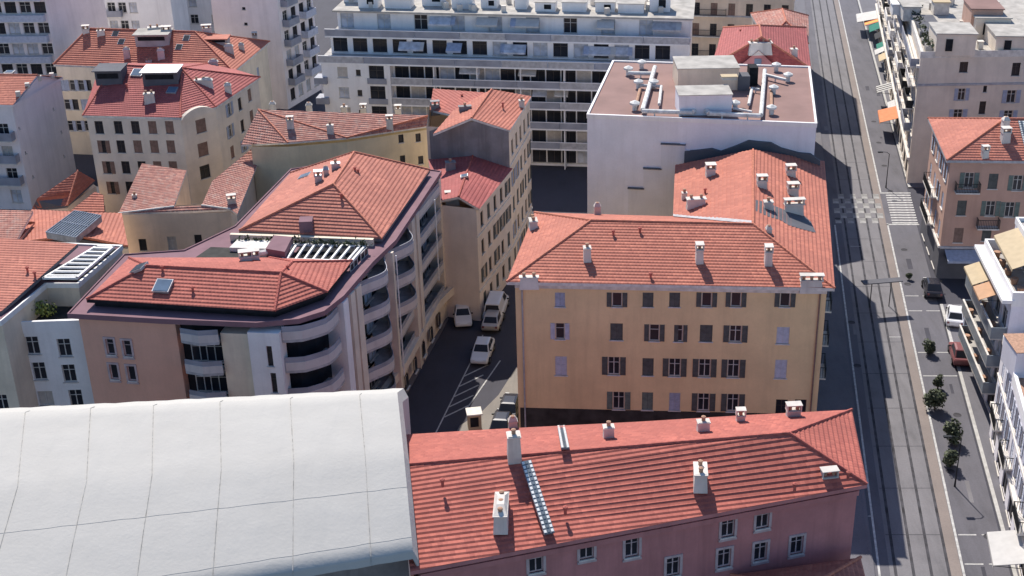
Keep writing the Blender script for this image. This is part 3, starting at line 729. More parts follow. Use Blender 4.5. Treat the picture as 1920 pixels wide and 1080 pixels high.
# ================================================================== WHITE TARPAULIN ROOF (front left) and RED BUILDING (front right)
TL = [(at(745, 737, 17.3), at(-60, 778, 17.3)), (at(752, 790, 17.25), at(-60, 835, 17.25)), (at(757, 850, 17.0), at(-80, 922, 17.0)), (at(764, 940, 16.0), at(-115, 1044, 16.0)), (at(774, 1032, 15.1), at(-170, 1190, 15.1))]
TL[3] = tuple((TL[2][k] + TL[4][k]) / 2 + V((0, 0, .10)) for k in (0, 1)); TL[1] = tuple((TL[0][k] + TL[2][k]) / 2 + V((0, 0, .05)) for k in (0, 1))
front_dir = (TL[-1][1] - TL[-1][0])
tp = Bld('sheeted_building', 'building whose whole roof is sheeted in white tarpaulin, beside the red tiled roof', [TL[0][0] + V((-.5, -.6, 0)), TL[0][1] + V((0, -.6, 0)), TL[-1][1] + V((0, 1.2, 0)), TL[-1][0] + V((-.5, 1.2, 0))], 14.3, 'soot')
tp.finish()
mb = MB(); NJ = 40
back = [(a + V((0, 2.5, -1.1)), b + V((0, 2.5, -1.1))) for a, b in TL[:1]] + TL
lip_ = [(a + V((0, -.12, -.45)), b + V((0, -.12, -.45))) for a, b in TL[-1:]]
prof = back + lip_; seams = [.09, .255, .42, .575, .72, .87]
def tp_pt(i, f, ripple=True):
    a, b = prof[i]; p = a + (b - a) * f
    return p + V((0, 0, .02 * math.sin(f * 61 + i * 1.7) + .015 * math.sin(f * 97 + i))) if ripple else p
sub = []
for i in range(len(prof) - 1):
    for k in range(4): sub.append((i, k / 4))
sub.append((len(prof) - 2, 1.0))
def tp_at(i, k, f): return tp_pt(i, f) * (1 - k) + tp_pt(i + 1, f) * k
for (i0, k0), (i1, k1) in zip(sub, sub[1:]):
    for j in range(NJ):
        f0, f1 = j / NJ, (j + 1) / NJ
        mb.face([tp_at(i1, k1, f1), tp_at(i1, k1, f0), tp_at(i0, k0, f0), tp_at(i0, k0, f1)])
        mb.face([tp_at(i0, k0, f1) - V((0, 0, .03)), tp_at(i0, k0, f0) - V((0, 0, .03)), tp_at(i1, k1, f0) - V((0, 0, .03)), tp_at(i1, k1, f1) - V((0, 0, .03))])
roof_t = mb.build('tarpaulin', ['tarp'], tp.root, True); bm_ = bmesh.new(); bm_.from_mesh(roof_t.data); bmesh.ops.remove_doubles(bm_, verts=bm_.verts, dist=.004); bm_.to_mesh(roof_t.data); bm_.free(); OFF[roof_t.name] = OFF[tp.root.name]
for f in seams:
    mb = MB(); pts = [tp_at(i, k, f) + V((0, 0, .02)) for i, k in sub[3:]]; mb.tube(pts, .02, 5); mb.build('seam', ['seam'], roof_t)
for k in (15, 19):
    mb = MB(); pts = [tp_at(*sub[k], j / NJ) + V((0, 0, .004)) for j in range(NJ + 1)]; mb.tube(pts, .012, 4); mb.build('seam', ['tarp'], roof_t)
# flap that hangs down the gable end
mb = MB(); ed = [tp_at(i, k, 0) for i, k in sub]
for a, b in zip(ed, ed[1:]): mb.face([a + V((.28, .03, -.7)), a, b, b + V((.28, .03, -.7))]); mb.face([b + V((.23, .03, -.73)), b - V((0, 0, .06)), a - V((0, 0, .06)), a + V((.23, .03, -.73))])
for a, b in zip(ed, ed[1:]): mb.face([a + V((.28, .03, -6)), a + V((.28, .03, -.7)), b + V((.28, .03, -.7)), b + V((.28, .03, -6))])
mb.build('gable_flap', ['tarp'], tp.root)

ZE, ZR = 14.0, 16.1
P = dict(BL=A3(735, 817, ZE), BR=A3(1597, 769, ZE), FR=A3(1626, 909, ZE), FL=A3(770, 1072, ZE), R1=A3(740, 874, ZR), R2=A3(1480, 813, ZR))
ring = ['BL', 'FL', 'FR', 'BR']
rd = Bld('terrace_building', 'dark red building whose long tiled roof carries two glass-block strips, beside the tarpaulin', inset(ccw([P[k] for k in ring]), .5), ZE - .22, 'redwall')
fi = rd.edge(1400, 1020)[1]
for px, py, s_ in ((1185, 1026, 'surround'), (1365, 989, 'surround'), (1430, 973, 'surround'), (1262, 1062, 'surround'), (1358, 1046, 'surround'), (1426, 1034, 'surround'), (1494, 1022, 'surround'), (1100, 1030, 'surround'), (1005, 1055, 'surround')):
    rd.win(px, py, .85, 1.35, s_)
rd.grid(fi, 10, (3.0, 6.2), .9, 1.5, ['surround'], 1, 26)
rd.finish()
rd.string(fi, 13.3, .35, .25, 'redwall', name='cornice')
rd.roof(P, [['BR', 'BL', 'R1', 'R2'], ['FL', 'FR', 'R2', 'R1'], ['FR', 'BR', 'R2']], ring, 'tile_red', 'redwall', 'ridge_dark', course=.36, lip=.046, capr=.11)
rd.chimney(964, 848, .8, .8, 1.55, .15, 1); rd.chimney(962, 806, .6, .5, .9, .15, 1); rd.chimney(1141, 824, .7, .6, 1.2, .1, 1); rd.chimney(1318, 812, .8, .6, 1.1, .1, 1); rd.chimney(1388, 792, .6, .5, .7, .1, 1); rd.chimney(1487, 782, .95, .6, .7, .1, 2)
rd.chimney(940, 962, .8, 2.5, .75, .02, 3); rd.chimney(1313, 896, .8, 1.5, .8, .03, 2); rd.chimney(1553, 909, 1.0, .6, .85, .15, 2)
for px, py in ((830, 910), (1060, 962), (1490, 918), (1590, 896)): rd.vent(px, py)
def block_strip(b, a, c, w, name='glass_block_strip'):
    pa, n = b.on_roof(*a); pc, _ = b.on_roof(*c); t = (pc - pa); L = t.length; t.normalize(); e = n.cross(t); mb = MB(); k = int(L / .3)
    mt = Matrix((e, t, n)).transposed().to_4x4(); mt.translation = pa + t * L / 2 + n * .07
    mb.box(None, (w, L, .12), mat=mt, mi=1)
    for i in range(k):
        for s_ in (-1, 0, 1):
            m2 = mt.copy(); m2.translation = pa + t * ((i + .5) * L / k) + e * (s_ * w / 3) + n * .14; mb.box(None, (w / 3 * .72, L / k * .6, .05), mat=m2, mi=0 if s_ else 2)
    return mb.build(name, ['white_paint', 'glass_grey', 'glass_grey'], b.roofo)
block_strip(rd, (986, 866), (1030, 1002), .62); block_strip(rd, (1052, 801), (1060, 843), .55)

# small roof in the lower right corner
P = dict(A=A3(1430, 1120, 9.5), B=A3(1610, 1062, 9.5), C=A3(1625, 1120, 9.5), D=A3(1520, 1180, 9.5), R=A3(1612, 1050, 10.2))
lowr = Bld('low_house', 'low house with a small orange tiled roof below the dark red wall', [at(1380, 1085, 9), at(1606, 1054, 9), at(1640, 1200, 9), at(1400, 1240, 9)], 9.0, 'redwall'); lowr.finish()
q = lowr.poly; lowr.hiproof([(p.x, p.y) for p in q], 9.05, 10.6, 'tile_pale', .3)

# ================================================================== BALCONY BLOCK (left of the side street)
ZQ = 15.0
qring = [at(126, 590, ZQ), at(300, 600, ZQ), at(480, 607, ZQ), at(560, 600, ZQ), at(608, 585, ZQ), at(645, 556, ZQ), at(700, 492, ZQ), at(742, 452, ZQ), at(828, 322, ZQ), at(662, 300, ZQ), at(545, 318, ZQ), at(440, 425, ZQ), at(345, 470, ZQ), at(232, 478, ZQ)]
qw = inset(ccw(qring), 1.3)
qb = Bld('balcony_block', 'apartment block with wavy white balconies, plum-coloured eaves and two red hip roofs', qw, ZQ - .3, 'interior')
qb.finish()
mb = MB(); rr = ccw(qring); mb.prism([(p.x, p.y) for p in rr], ZQ - .32, ZQ, 0); qb.eave = mb.build('eave_slab', ['purple_slab'], qb.root)
mb = MB(); mb.band([(p.x, p.y) for p in inset(rr, .0)], .12, ZQ, ZQ + .1, 0, True); mb.build('gutter', ['purple_slab'], qb.root)
# upper roof
P = dict(A=A3(448, 433, 15.5), B=A3(716, 448, 15.5), C=A3(806, 319, 15.5), D=A3(545, 325, 15.5), R=A3(625, 346, 18.2), S=A3(664, 286, 18.2))
ring = ['A', 'B', 'C', 'D']
mb = MB(); pr = inset(ccw([P[k] for k in ring]), .35); mb.prism([(p.x, p.y) for p in pr], ZQ, 15.3, 0); mb.build('roof_upstand', ['slate'], qb.root)
qb.roof(P, [['A', 'B', 'R'], ['B', 'C', 'S', 'R'], ['D', 'A', 'R', 'S'], ['C', 'D', 'S']], ring, 'tile_pale', 'slate', 'ridge')
for px, py, w in ((630, 318, .8), (598, 342, .7), (612, 330, .5)): qb.chimney(px, py, w, .6, .8, .2, 1, 'zinc')
qb.skylight(572, 331, .9, 1.0); qb.vent(666, 322); qb.vent(672, 326); qb.vent(640, 372)
mb = MB(); p, n = qb.on_roof(575, 425); mb.box((p.x, p.y, p.z + .2), (1.1, 1.2, 1.0), .1); mb.build('access_box', ['purple_slab'], qb.roofo)
# lower roof
P = dict(A=A3(162, 562, 15.7), B=A3(515, 584, 15.7), C=A3(614, 548, 15.7), D=A3(660, 490, 15.7), E=A3(505, 484, 15.7), G=A3(242, 484, 15.7), R=A3(276, 499, 17.1), S=A3(527, 512, 17.1), T=A3(548, 492, 16.7))
ring = ['A', 'B', 'C', 'D', 'E', 'G']
mb = MB(); pr = inset(ccw([P[k] for k in ring]), .4); mb.prism([(p.x, p.y) for p in pr], ZQ, 15.5, 0); mb.build('roof_upstand', ['dark'], qb.root)
first = qb.roofo; f0 = qb.faces; qb.faces = []
qb.roof(P, [['A', 'B', 'S', 'R'], ['B', 'C', 'S'], ['C', 'D', 'T', 'S'], ['D', 'E', 'T'], ['E', 'G', 'R', 'S', 'T'], ['G', 'A', 'R']], ring, 'tile_red', 'dark', 'ridge_dark')
qb.skylight(307, 540, 1.15, 1.15, lift=.3); qb.skylight(262, 505, 1.2, .9, 'glass', .2); qb.vent(305, 508); qb.vent(362, 547); qb.vent(540, 507)
for px, py, w in ((462, 492, 1.0), (478, 490, .8)): qb.chimney(px, py, w, .7, .7, .3, 2)
# plant terrace between the two roofs: pergola, flat boxes, ducts, planted parapet
def slats(b, quad, z, n, w, mat, name='pergola', axis=0, frame=True, h=.16, t=.16):
    q = [at(px, py, z) for px, py in quad]; mb = MB()
    L = lambda a, c, f: a + (c - a) * f
    for i in range(n):
        f = (i + .5) / n; a, c = L(q[0], q[1], f), L(q[3], q[2], f)
        d = c - a; m = (a + c) / 2; mb.box((m.x, m.y, z), (d.length, t, h), math.atan2(d.y, d.x))
    if frame:
        for a, c in ((q[0], q[1]), (q[3], q[2]), (q[0], q[3]), (q[1], q[2])):
            d = c - a; m = (a + c) / 2; mb.box((m.x, m.y, z - .02), (d.length + t, t * 1.1, h * 1.1), math.atan2(d.y, d.x))
    return mb.build(name, [mat], b.root)
def floor_px(b, quad, z, mat, name, th=.06):
    mb = MB(); q = ccw([at(px, py, z) for px, py in quad]); mb.prism([(p.x, p.y) for p in q], z - th, z, 0); return mb.build(name, [mat], b.root)
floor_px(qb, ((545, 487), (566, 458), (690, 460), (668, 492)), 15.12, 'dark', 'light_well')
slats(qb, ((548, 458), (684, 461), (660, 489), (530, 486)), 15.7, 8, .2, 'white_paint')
floor_px(qb, ((360, 487), (395, 463), (470, 466), (440, 490)), 15.55, 'near_black', 'plant_roof', .5)
mb = MB(); q = ccw([at(px, py, 15.9) for px, py in ((430, 464), (445, 449), (512, 450), (498, 466))]); mb.prism([(p.x, p.y) for p in q], 15, 15.9, 0); mb.build('plant_box', ['trim'], qb.root)
mb = MB(); q = ccw([at(px, py, 16.3) for px, py in ((498, 466), (514, 441), (548, 444), (534, 472))]); mb.prism([(p.x, p.y) for p in q], 15, 16.3, 0); mb.build('plant_box', ['purple_slab'], qb.root)
mb = MB(); mb.tube([at(455, 492, 15.5), at(470, 478, 15.8), at(498, 474, 15.9), at(515, 466, 15.9)], .28, 8); mb.build('duct', ['duct'], qb.root)
mb = MB(); a, c = at(432, 452, 15), at(700, 462, 15); mb.band([(a.x, a.y), (c.x, c.y)], .35, 15, 15.6, 0); mb.build('parapet', ['cream'], qb.root)
for k in range(9):
    p = at(455 + k * 28, 456 + k, 15.55); mb = MB()
    mb.box((p.x, p.y, 15.6), (1.1, .3, .25), .03); po = mb.build('planter', ['slate'], qb.root); OFF[po.name] = OFF[qb.root.name]; mb = MB()
    for q in range(70):
        c = p + V((rnd.gauss(0, .35), rnd.gauss(0, .13), .12 + abs(rnd.gauss(0, .22)))); a = V((rnd.gauss(0, .1), rnd.gauss(0, .1), .03)); b_ = V((rnd.gauss(0, .06), .05, rnd.gauss(0, .1))); mb.face([c - a, c + b_, c + a, c - b_])
    mb.build('foliage', ['leaf'], po)
# --- facades of the block, built out over a dark recess: floor slabs, wavy balcony fronts, piers
FLZ = (2.9, 5.55, 8.25, 10.9, 13.5)
base_a, base_b = at(700, 838, 0), at(836, 604, 0)
def along(pts, f):
    L = [(pts[i + 1] - pts[i]).length for i in range(len(pts) - 1)]; T = sum(L) * f
    for i, l in enumerate(L):
        if T <= l or i == len(L) - 1: return pts[i] + (pts[i + 1] - pts[i]) * (T / l), (pts[i + 1] - pts[i]).normalized()
        T -= l
side = [V((p.x, p.y)) for p in (at(640, 561, ZQ), at(742, 452, ZQ), at(826, 326, ZQ))]
front = [V((p.x, p.y)) for p in (at(126, 590, ZQ), at(300, 600, ZQ), at(480, 607, ZQ))]
corner = [V((p.x, p.y)) for p in (at(520, 605, ZQ), at(560, 600, ZQ), at(608, 585, ZQ), at(636, 563, ZQ))]
def offs(pts, d):
    out = []
    for i in range(len(pts)):
        a, b = pts[max(i - 1, 0)], pts[min(i + 1, len(pts) - 1)]; t = (b - a).normalized(); out.append(pts[i] + V((t.y, -t.x)) * d)
    return out
def path(pts, f0, f1, n, fn=lambda f: 0):
    out = []
    for i in range(n + 1):
        f = f0 + (f1 - f0) * i / n; p, t = along(pts, f); out.append(p + V((t.y, -t.x)) * fn((f - f0) / (f1 - f0)))
    return out
M['balcony_render'] = plaster('balcony_render', (.60, .56, .545), .15, .25)
def balc(pts, z, ht=1.0, mats=('balcony_render', 'trimgrey'), slabin=1.6, slab=.22):
    mb = MB(); mb.band(pts, .1, z, z + ht * .62, 0); ins = [p for p in offs(pts, -slabin)]
    for i in range(len(pts) - 1):
        mb.prism([pts[i], pts[i + 1], ins[i + 1], ins[i]], z - slab, z, 1)
    o = mb.build('balcony', list(mats), qb.root); OFF[o.name] = OFF[qb.root.name]
    r = MB(); r.band(offs(pts, -.04), .05, z + ht * .62, z + ht, 0); r.build('railing', ['greyband'], o); return o
wave = lambda f: .2 + 1.25 * (.5 - .5 * math.cos(2 * math.pi * f))
for z in FLZ:
    balc(path(side, .03, .12, 3, lambda f: -.3), z)
    balc(path(side, .13, .36, 14, lambda f: wave(f) - .5), z)
    balc(path(side, .365, .60, 14, lambda f: wave(f) - .5 if z > 6 else -.25), z)
    balc(path(side, .69, .97, 8, lambda f: -.3 + .35 * f), z)
    balc(path(corner, .04, .96, 8, lambda f: .35 * math.sin(math.pi * f)), z, 1.1)
def pier(pts, f0, f1, out, z0, z1, mat, name='pier', back=1.4):
    (a, t), (b, _) = along(pts, f0), along(pts, f1); t = (b - a).normalized(); n = V((t.y, -t.x)); mb = MB()
    mb.prism([a + n * out, b + n * out, b - n * back, a - n * back], z0, z1, 0); return mb.build(name, [mat], qb.root)
for f0, f1, out, m_ in ((0, .035, .12, 'white'), (.055, .085, .1, 'greige'), (.095, .13, .12, 'greige'), (.355, .368, .32, 'greige'), (.60, .635, .05, 'greige'), (.655, .69, .05, 'greige'), (.975, 1.0, .0, 'greige')): pier(side, f0, f1, out, -.1, ZQ - .33, m_)
for z in FLZ: pier(side, .625, .665, -.12, z - .6, z + .35, 'greige', 'spandrel', 1.2)
pier(side, .13, 1.0, -.02, -.1, 2.55, 'greige', 'ground_floor_wall'); mb = MB()
mb.band(path(side, .13, 1.0, 30, lambda f: .12 + (.75 * max(0, (f - .82) / .18) ** 1.5)), .5, 2.55, 3.35, 0); mb.build('canopy', ['greige'], qb.root)
for k in range(7):
    (a, t) = along(side, .2 + .11 * k); ang = math.atan2(t.y, t.x); wm, pm, sm = wkit('dark', .8, 1.3); p = a + V((t.y, -t.x)) * .02
    o = inst('window', wm, qb.root, V((p.x, p.y, 1.5)) - OFF[qb.root.name] - V((t.y * -.15, t.x * .15, 0)), ang); inst('pane', pm, o, (0, -.14, 0))
# glazed back walls behind the balconies
for z in FLZ + (-.1,):
    for f in (.2, .28, .44, .53, .75, .83, .91):
        (a, t) = along(side, f); p = a - V((t.y, -t.x)) * 1.32; ang = math.atan2(t.y, t.x); wm, pm, sm = wkit(rnd.choice(['plain', 'plain', 'curtain']), 1.5, 2.0)
        o = inst('window', wm, qb.root, V((p.x, p.y, z + 1.15)) - OFF[qb.root.name] + V((t.y, -t.x, 0)) * .2, ang); inst('pane', pm, o, (0, 0, 0))
for f, zt in ((.345, 14.6), (.80, 14.6)):
    (a, t) = along(side, f); n = V((t.y, -t.x)); mb = MB(); mb.tube([V((a.x + n.x * .75, a.y + n.y * .75, z_)) for z_ in (6.5 if f > .7 else 3.3, zt)], .06, 6); mb.build('drainpipe', ['white_paint'], qb.root)
# front facade: salmon bay, recessed balconies, cream pier, white box
class Sub(Bld):
    """a wall panel of an existing building"""
    def __init__(s, b, pts, f0, f1, out, z0, z1, mat):
        (a, _), (c, _) = along(pts, f0), along(pts, f1); t = (c - a).normalized(); n = V((t.y, -t.x))
        s.poly = [a + n * out, c + n * out, c - n * 1.25, a - n * 1.25]; s.z0, s.z1, s.wm = z0, z1, mat; s.root = b.root; s.holes = {}; s.wins = []; s.faces = []; s.roofo = None
        s.zz = z1
    def done(s):
        s.finish(); mb = MB(); mb.face([V((p.x, p.y, s.z1)) for p in s.poly]); mb.face([V((p.x, p.y, s.z0)) for p in s.poly][::-1]); mb.build('wall_cap', [s.wm], s.root); return s
sb = Sub(qb, front, .04, .56, -.45, 5.2, ZQ - .33, 'salmon')
for px, py in ((207, 650), (239, 653)): sb.win(px, py, .62, 1.35, 'surround')
for px, py in ((214, 697), (247, 700)): sb.win(px, py, .62, 1.3, 'surround')
sb.done()
sb = Sub(qb, front, .02, .60, -.3, -.1, 5.1, 'cream')
for px, py in ((222, 750), (254, 752)): sb.win(px, py, .75, 1.5, 'blueclosed')
sb.done()
for z in FLZ[1:]:
    a, b_ = along(front, .60)[0], along(front, .80)[0]; balc([a + V((0, -.25)), a * .5 + b_ * .5 + V((0, -.6)), b_ + V((0, -.3))], z, 1.0, ('balcony_render', 'trimgrey'), 1.2)
    for k in ((.3, .7) if z < 13 else ()):
        p = a + (b_ - a) * k + V((0, 1.0)); wm, pm, sm = wkit('plain', 1.3, 1.9); o = inst('window', wm, qb.root, V((p.x, p.y, z + 1.1)) - OFF[qb.root.name], 0); inst('pane', pm, o, (0, 0, 0))
sb = Sub(qb, front, .80, .95, -.2, -.1, 14.0, 'cream'); sb.done()
sb = Sub(qb, front, .95, 1.115, .1, -.1, 14.3, 'white')
for px, py in ((461, 672), (468, 722)): sb.win(px, py, .7, 2.2, 'curtain')
for px, py in ((506, 668), (514, 718)): sb.win(px, py, .42, 1.7, 'dark')
sb.done()
tag(qb.root)

# ================================================================== LEFT BUILDING with pergola, and white link block
P = dict(A=A3(-70, 452, 15.3), B=A3(144, 459, 16.4), C=A3(85, 507, 15.6), D=A3(-4, 586, 15.3), E=A3(-160, 640, 15.3))
rb = Bld('pergola_building', 'red-tiled building at left edge with a white slatted pergola on its plum roof edge', [(-58, 102), at(228, 463, 15), at(146, 531, 15), at(86, 531, 15), at(2, 601, 15), (-58, 87.5)], 14.7, 'cream')
for px, py in ((10, 700), (10, 640), (4, 755)): rb.win(px, py, .9, 1.4, 'plain')
rb.finish(); rr = ccw([V((-60, 103)), at(229, 462, 15), at(147, 533, 15), at(87, 533, 15), at(1, 604, 15), V((-60, 86.5))])
mb = MB(); mb.prism([(p.x, p.y) for p in rr], 14.7, 15.0, 0); mb.build('eave_slab', ['purple_slab'], rb.root)
mb = MB(); mb.band([(p.x, p.y) for p in inset(rr, -.05)], .2, 14.7, 15.12, 0, True); mb.build('gutter', ['white_paint'], rb.root)
P['A'] = V((-60, P['B'].y + .3, 16.4)); P['E'] = V((-60, P['D'].y + .2, 15.3))
P = dict(A=V((-60, 101.5, 16.4)), B=A3(146, 458, 16.4), C=A3(2, 585, 15.25), D=V((-60, 88.4, 15.25)))
rb.roof(P, [['D', 'C', 'B', 'A']], ['D', 'C', 'B', 'A'], 'tile_pale', 'slate')
rb.vent(52, 510); rb.vent(66, 519)
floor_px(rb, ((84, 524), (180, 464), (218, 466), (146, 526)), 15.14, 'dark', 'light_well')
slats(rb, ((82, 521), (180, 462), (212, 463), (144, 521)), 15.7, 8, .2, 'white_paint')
lk = Bld('link_block', 'white-fronted link block with planted roof terrace below the pergola', [at(22, 606, 13.6), at(150, 602, 13.6), at(186, 600, 13.6), at(236, 490, 13.6), at(150, 535, 13.6), at(90, 535, 13.6)], 13.0, 'white')
for px, py in ((61, 648), (121, 652), (74, 696), (130, 700), (143, 747)): lk.win(px, py, 1.0, 1.55, 'plain')
lk.win(86, 747, 1.15, 1.3, 'blind')
lk.finish('near_black', .7, 'white')  # floor near black: the terrace's deep shade is painted into it
def plant(name, px, py, z, r, h, label, leaf='leaf_lime', n=260, grp=None, trunk=.25):
    p = at(px, py, z); r, h = (r * .84, h * .84) if name == 'street_tree' else (r, h); t = thing(name, p, label, 'plant' if name != 'street_tree' else 'tree', grp); crown(t, p, r, h, leaf, n, trunk); return t
def crown(t, p, r, h, leaf, n, trunk):
    mb = MB(); lr = random.Random(int(p.x * 97 + p.y * 31)); cl = []
    for k in range(9):
        a = lr.uniform(0, 6.28); q = lr.random() ** .6; zz = lr.uniform(.08, .95)
        w = math.sin(math.pi * min(1, zz * .8 + .12)) ** .5 ; cl.append((V((math.cos(a) * r * .62 * q * w, math.sin(a) * r * .62 * q * w, trunk + .12 * h + zz * (h - trunk) * .72)), r * lr.uniform(.36, .6)))
    cl.append((V((0, 0, trunk + .45 * (h - trunk))), r * .72))
    for i in range(n):
        c, cr = lr.choice(cl); d = V((lr.gauss(0, 1), lr.gauss(0, 1), lr.gauss(0, 1))).normalized(); q = c + d * (cr * lr.uniform(.55, 1.08)) + p
        q.z = max(q.z, p.z + .05)
        nn = (d + V((lr.gauss(0, .5), lr.gauss(0, .5), lr.gauss(0, .5) + .3))).normalized(); a = nn.cross(V((lr.random(), lr.random(), .3))).normalized(); b = nn.cross(a); s = r * lr.uniform(.07, .15) + .03
        mb.face([q - a * s, q + b * s * .6, q + a * s, q - b * s * .6])
    mb.build('crown', [leaf], t)
    mb = MB(); mb.tube([p + V((0, 0, -.05)), p + V((.03 * r, 0, trunk)), p + V((0, .04 * r, h * .6))], [.035 * h + .02, .03 * h + .01, .01], 7)
    for k in range(4):
        c = cl[k][0]; mb.tube([p + V((0, 0, trunk * .9)), p + c * .6 + V((0, 0, trunk * .3)), p + c], [.02 * h, .012 * h, .006], 5)
    mb.build('trunk', ['bark'], t)
plant('terrace_shrub', 90, 592, 13, 1.0, 1.3, 'wide yellow-green shrub on the shaded terrace behind the white wall')
plant('terrace_shrub', 92, 567, 13, .55, 1.0, 'small lime-green shrub deeper in the shaded terrace', n=160)
plant('terrace_shrub', 55, 588, 13, .8, 1.1, 'dark green shrub at the left end of the shaded terrace', 'leaf', 260)
plant('terrace_shrub', 160, 540, 13, .6, 1.0, 'grey-green shrub near the pergola end of the shaded terrace', 'leaf', 200)
# ================================================================== LOW HOUSES on the left
ZN = 8.0
P = dict(FL=A3(222, 401, ZN), FR=A3(432, 393, ZN), LT=A3(266, 307, 9.6), LR=A3(350, 320, 9.0), LB=A3(326, 388, 8.3), RB=A3(378, 386, 8.3), RT1=A3(398, 340, 9.0), RT=A3(470, 281, 9.9), RR=A3(490, 290, 9.3), RF=A3(445, 402, 8.0))
nb = Bld('courtyard_house', 'low tan house with two old tiled wings around a dark courtyard', [at(226, 401, ZN), at(432, 396, ZN), at(444, 403, ZN), at(488, 298, ZN), at(464, 292, ZN), at(380, 380, ZN), at(324, 384, ZN), at(350, 322, ZN), at(270, 312, ZN)], ZN - .1, 'tan')
for px, py in ((268, 459), (372, 451)): nb.win(px, py, .75, 1.3, 'dark')
nb.win(323, 456, .9, 1.5, 'blind')
nb.finish()
mb = MB()
nb.roof(P, [['FL', 'LB', 'LR', 'LT'], ['FL', 'FR', 'RB', 'LB'], ['FR', 'RF', 'RR', 'RT', 'RT1', 'RB']], ['FL', 'FR', 'RF', 'RR', 'RT', 'RT1', 'RB', 'LB', 'LR', 'LT'], 'tile_old', 'trim', 'trim', .2, lip=.05)
nb.chimney(253, 372, .5, .4, .5, .1, 1); nb.chimney(435, 382, .9, .6, .7, .3, 1)
zz = 9.0
P = dict(A=A3(30, 456, 8.6), B=A3(240, 462, 8.6), C=A3(228, 400, 8.8), D=A3(60, 393, 8.8), R=A3(150, 398, 10.2), Q=A3(140, 442, 9.8))
mh = Bld('skylit_house', 'low house with a red roof that carries a large slatted glass skylight', [P['A'], P['B'], P['C'], P['D']], 8.5, 'tan'); mh.finish()
mh.roof(P, [['A', 'B', 'Q'], ['B', 'C', 'R', 'Q'], ['D', 'A', 'Q', 'R']], ['A', 'B', 'C', 'D'], 'tile', 'slate', 'ridge')
def grid_skylight(b, quad, z0, z1):
    q = [at(*p, z) for p, z in zip(quad, (z0, z0, z1, z1))]; mb = MB(); mb.face(q, 1)
    mb.face([p - V((0, 0, .6)) for p in q][::-1], 1)
    for i in range(4): mb.face([q[i] - V((0, 0, .6)), q[(i + 1) % 4] - V((0, 0, .6)), q[(i + 1) % 4], q[i]], 0)
    for i in range(13):
        f = i / 12; a, c = q[0] + (q[1] - q[0]) * f, q[3] + (q[2] - q[3]) * f; mb.tube([a + V((0, 0, .06)), c + V((0, 0, .06))], .05, 5, 0)
    for f in (0, .5, 1): mb.tube([q[0] + (q[3] - q[0]) * f + V((0, 0, .06)), q[1] + (q[2] - q[1]) * f + V((0, 0, .06))], .06, 5, 0)
    return mb.build('skylight', ['zinc', 'glass_grey'], b.roofo)
grid_skylight(mh, ((86, 436), (142, 446), (190, 405), (140, 396)), 10.1, 10.5)
P = dict(A=A3(-60, 452, 9.2), B=A3(30, 453, 9.2), C=A3(62, 396, 10.2), D=A3(-60, 392, 10.2))
oh = Bld('old_tile_house', 'low house with weathered pinkish tiles at the left edge behind the pergola building', [P['A'], P['B'], P['C'], P['D']], 9.1, 'brownpink'); oh.finish()
oh.roof(P, [['A', 'B', 'C', 'D']], ['A', 'B', 'C', 'D'], 'tile_old', 'trim')
P = dict(A=A3(60, 392, 5), B=A3(126, 386, 5), C=A3(178, 338, 5.6), D=A3(146, 320, 7.6), E=A3(70, 372, 6.2))
sh = Bld('lean_to_house', 'small lean-to with a half-lit orange roof at the foot of the tall white wall', [P['A'], P['B'], P['C'], A3(140, 322, 5)], 4.9, 'tan'); sh.finish()
sh.roof(P, [['A', 'B', 'D', 'E'], ['B', 'C', 'D']], ['A', 'B', 'C', 'D', 'E'], 'tile', 'slate')
P = dict(A=A3(132, 396, 5.2), B=A3(196, 398, 5.2), C=A3(194, 366, 6.2), D=A3(178, 360, 6.4))
s2 = Bld('garden_shed', 'tiny orange-roofed shed squeezed between the lean-to and the tan apartment house', [P['A'], P['B'], P['C'], P['D']], 5.0, 'tan'); s2.finish()
s2.roof(P, [['A', 'B', 'C', 'D']], ['A', 'B', 'C', 'D'], 'tile', 'slate')

# ================================================================== TAN APARTMENT HOUSE with red roof
ZK = 12.0
P = dict(FL=A3(155, 217, ZK), FR=A3(338, 221, ZK), GR=A3(405, 201, ZK), RR=A3(488, 145, ZK), RL=A3(205, 128, ZK), R1=A3(208, 122, 15.0), R2=A3(338, 128, 15.3), R3=A3(350, 126, 15.2))
P['RL'] = A3(170, 150, ZK)
kb = Bld('tan_apartment_house', 'tan apartment house with deep red roof, grey roof terraces and brown shutters', [at(162, 219, ZK), at(338, 222, ZK), at(404, 203, ZK), at(484, 149, ZK), at(400, 122, ZK), at(190, 122, ZK)], ZK - .15, 'greige')
for y, off in ((245, 0), (281, 5), (320, 14), (358, 22)):
    for x, s_ in ((186 + off, 'brownhalf' if y > 260 else 'dark'), (222 + off, 'dark'), (254 + off * .9, 'dark' if y != 281 else 'brownclosed'), (286 + off * .7, 'brownclosed'), (318 + off * .5, 'brownclosed')):
        kb.win(x, y - 6, .95, 1.5, s_)
for y in (236, 280, 322): kb.win(377 + (y - 236) * .09, y, 1.35, 1.6, 'brownclosed' if y < 300 else 'dark')
for x, y in ((430, 205), (450, 195), (468, 178), (432, 246), (455, 236), (472, 218), (436, 285), (458, 272)): kb.win(x, y, .9, 1.5, rnd.choice(['brownclosed', 'blue', 'dark']))
kb.finish()
P2 = dict(FL=P['FL'], FR=P['FR'], GR=P['GR'], RR=P['RR'], B=A3(400, 118, ZK), C=A3(190, 118, ZK), R1=A3(215, 122, 15.2), R2=A3(340, 128, 15.2))
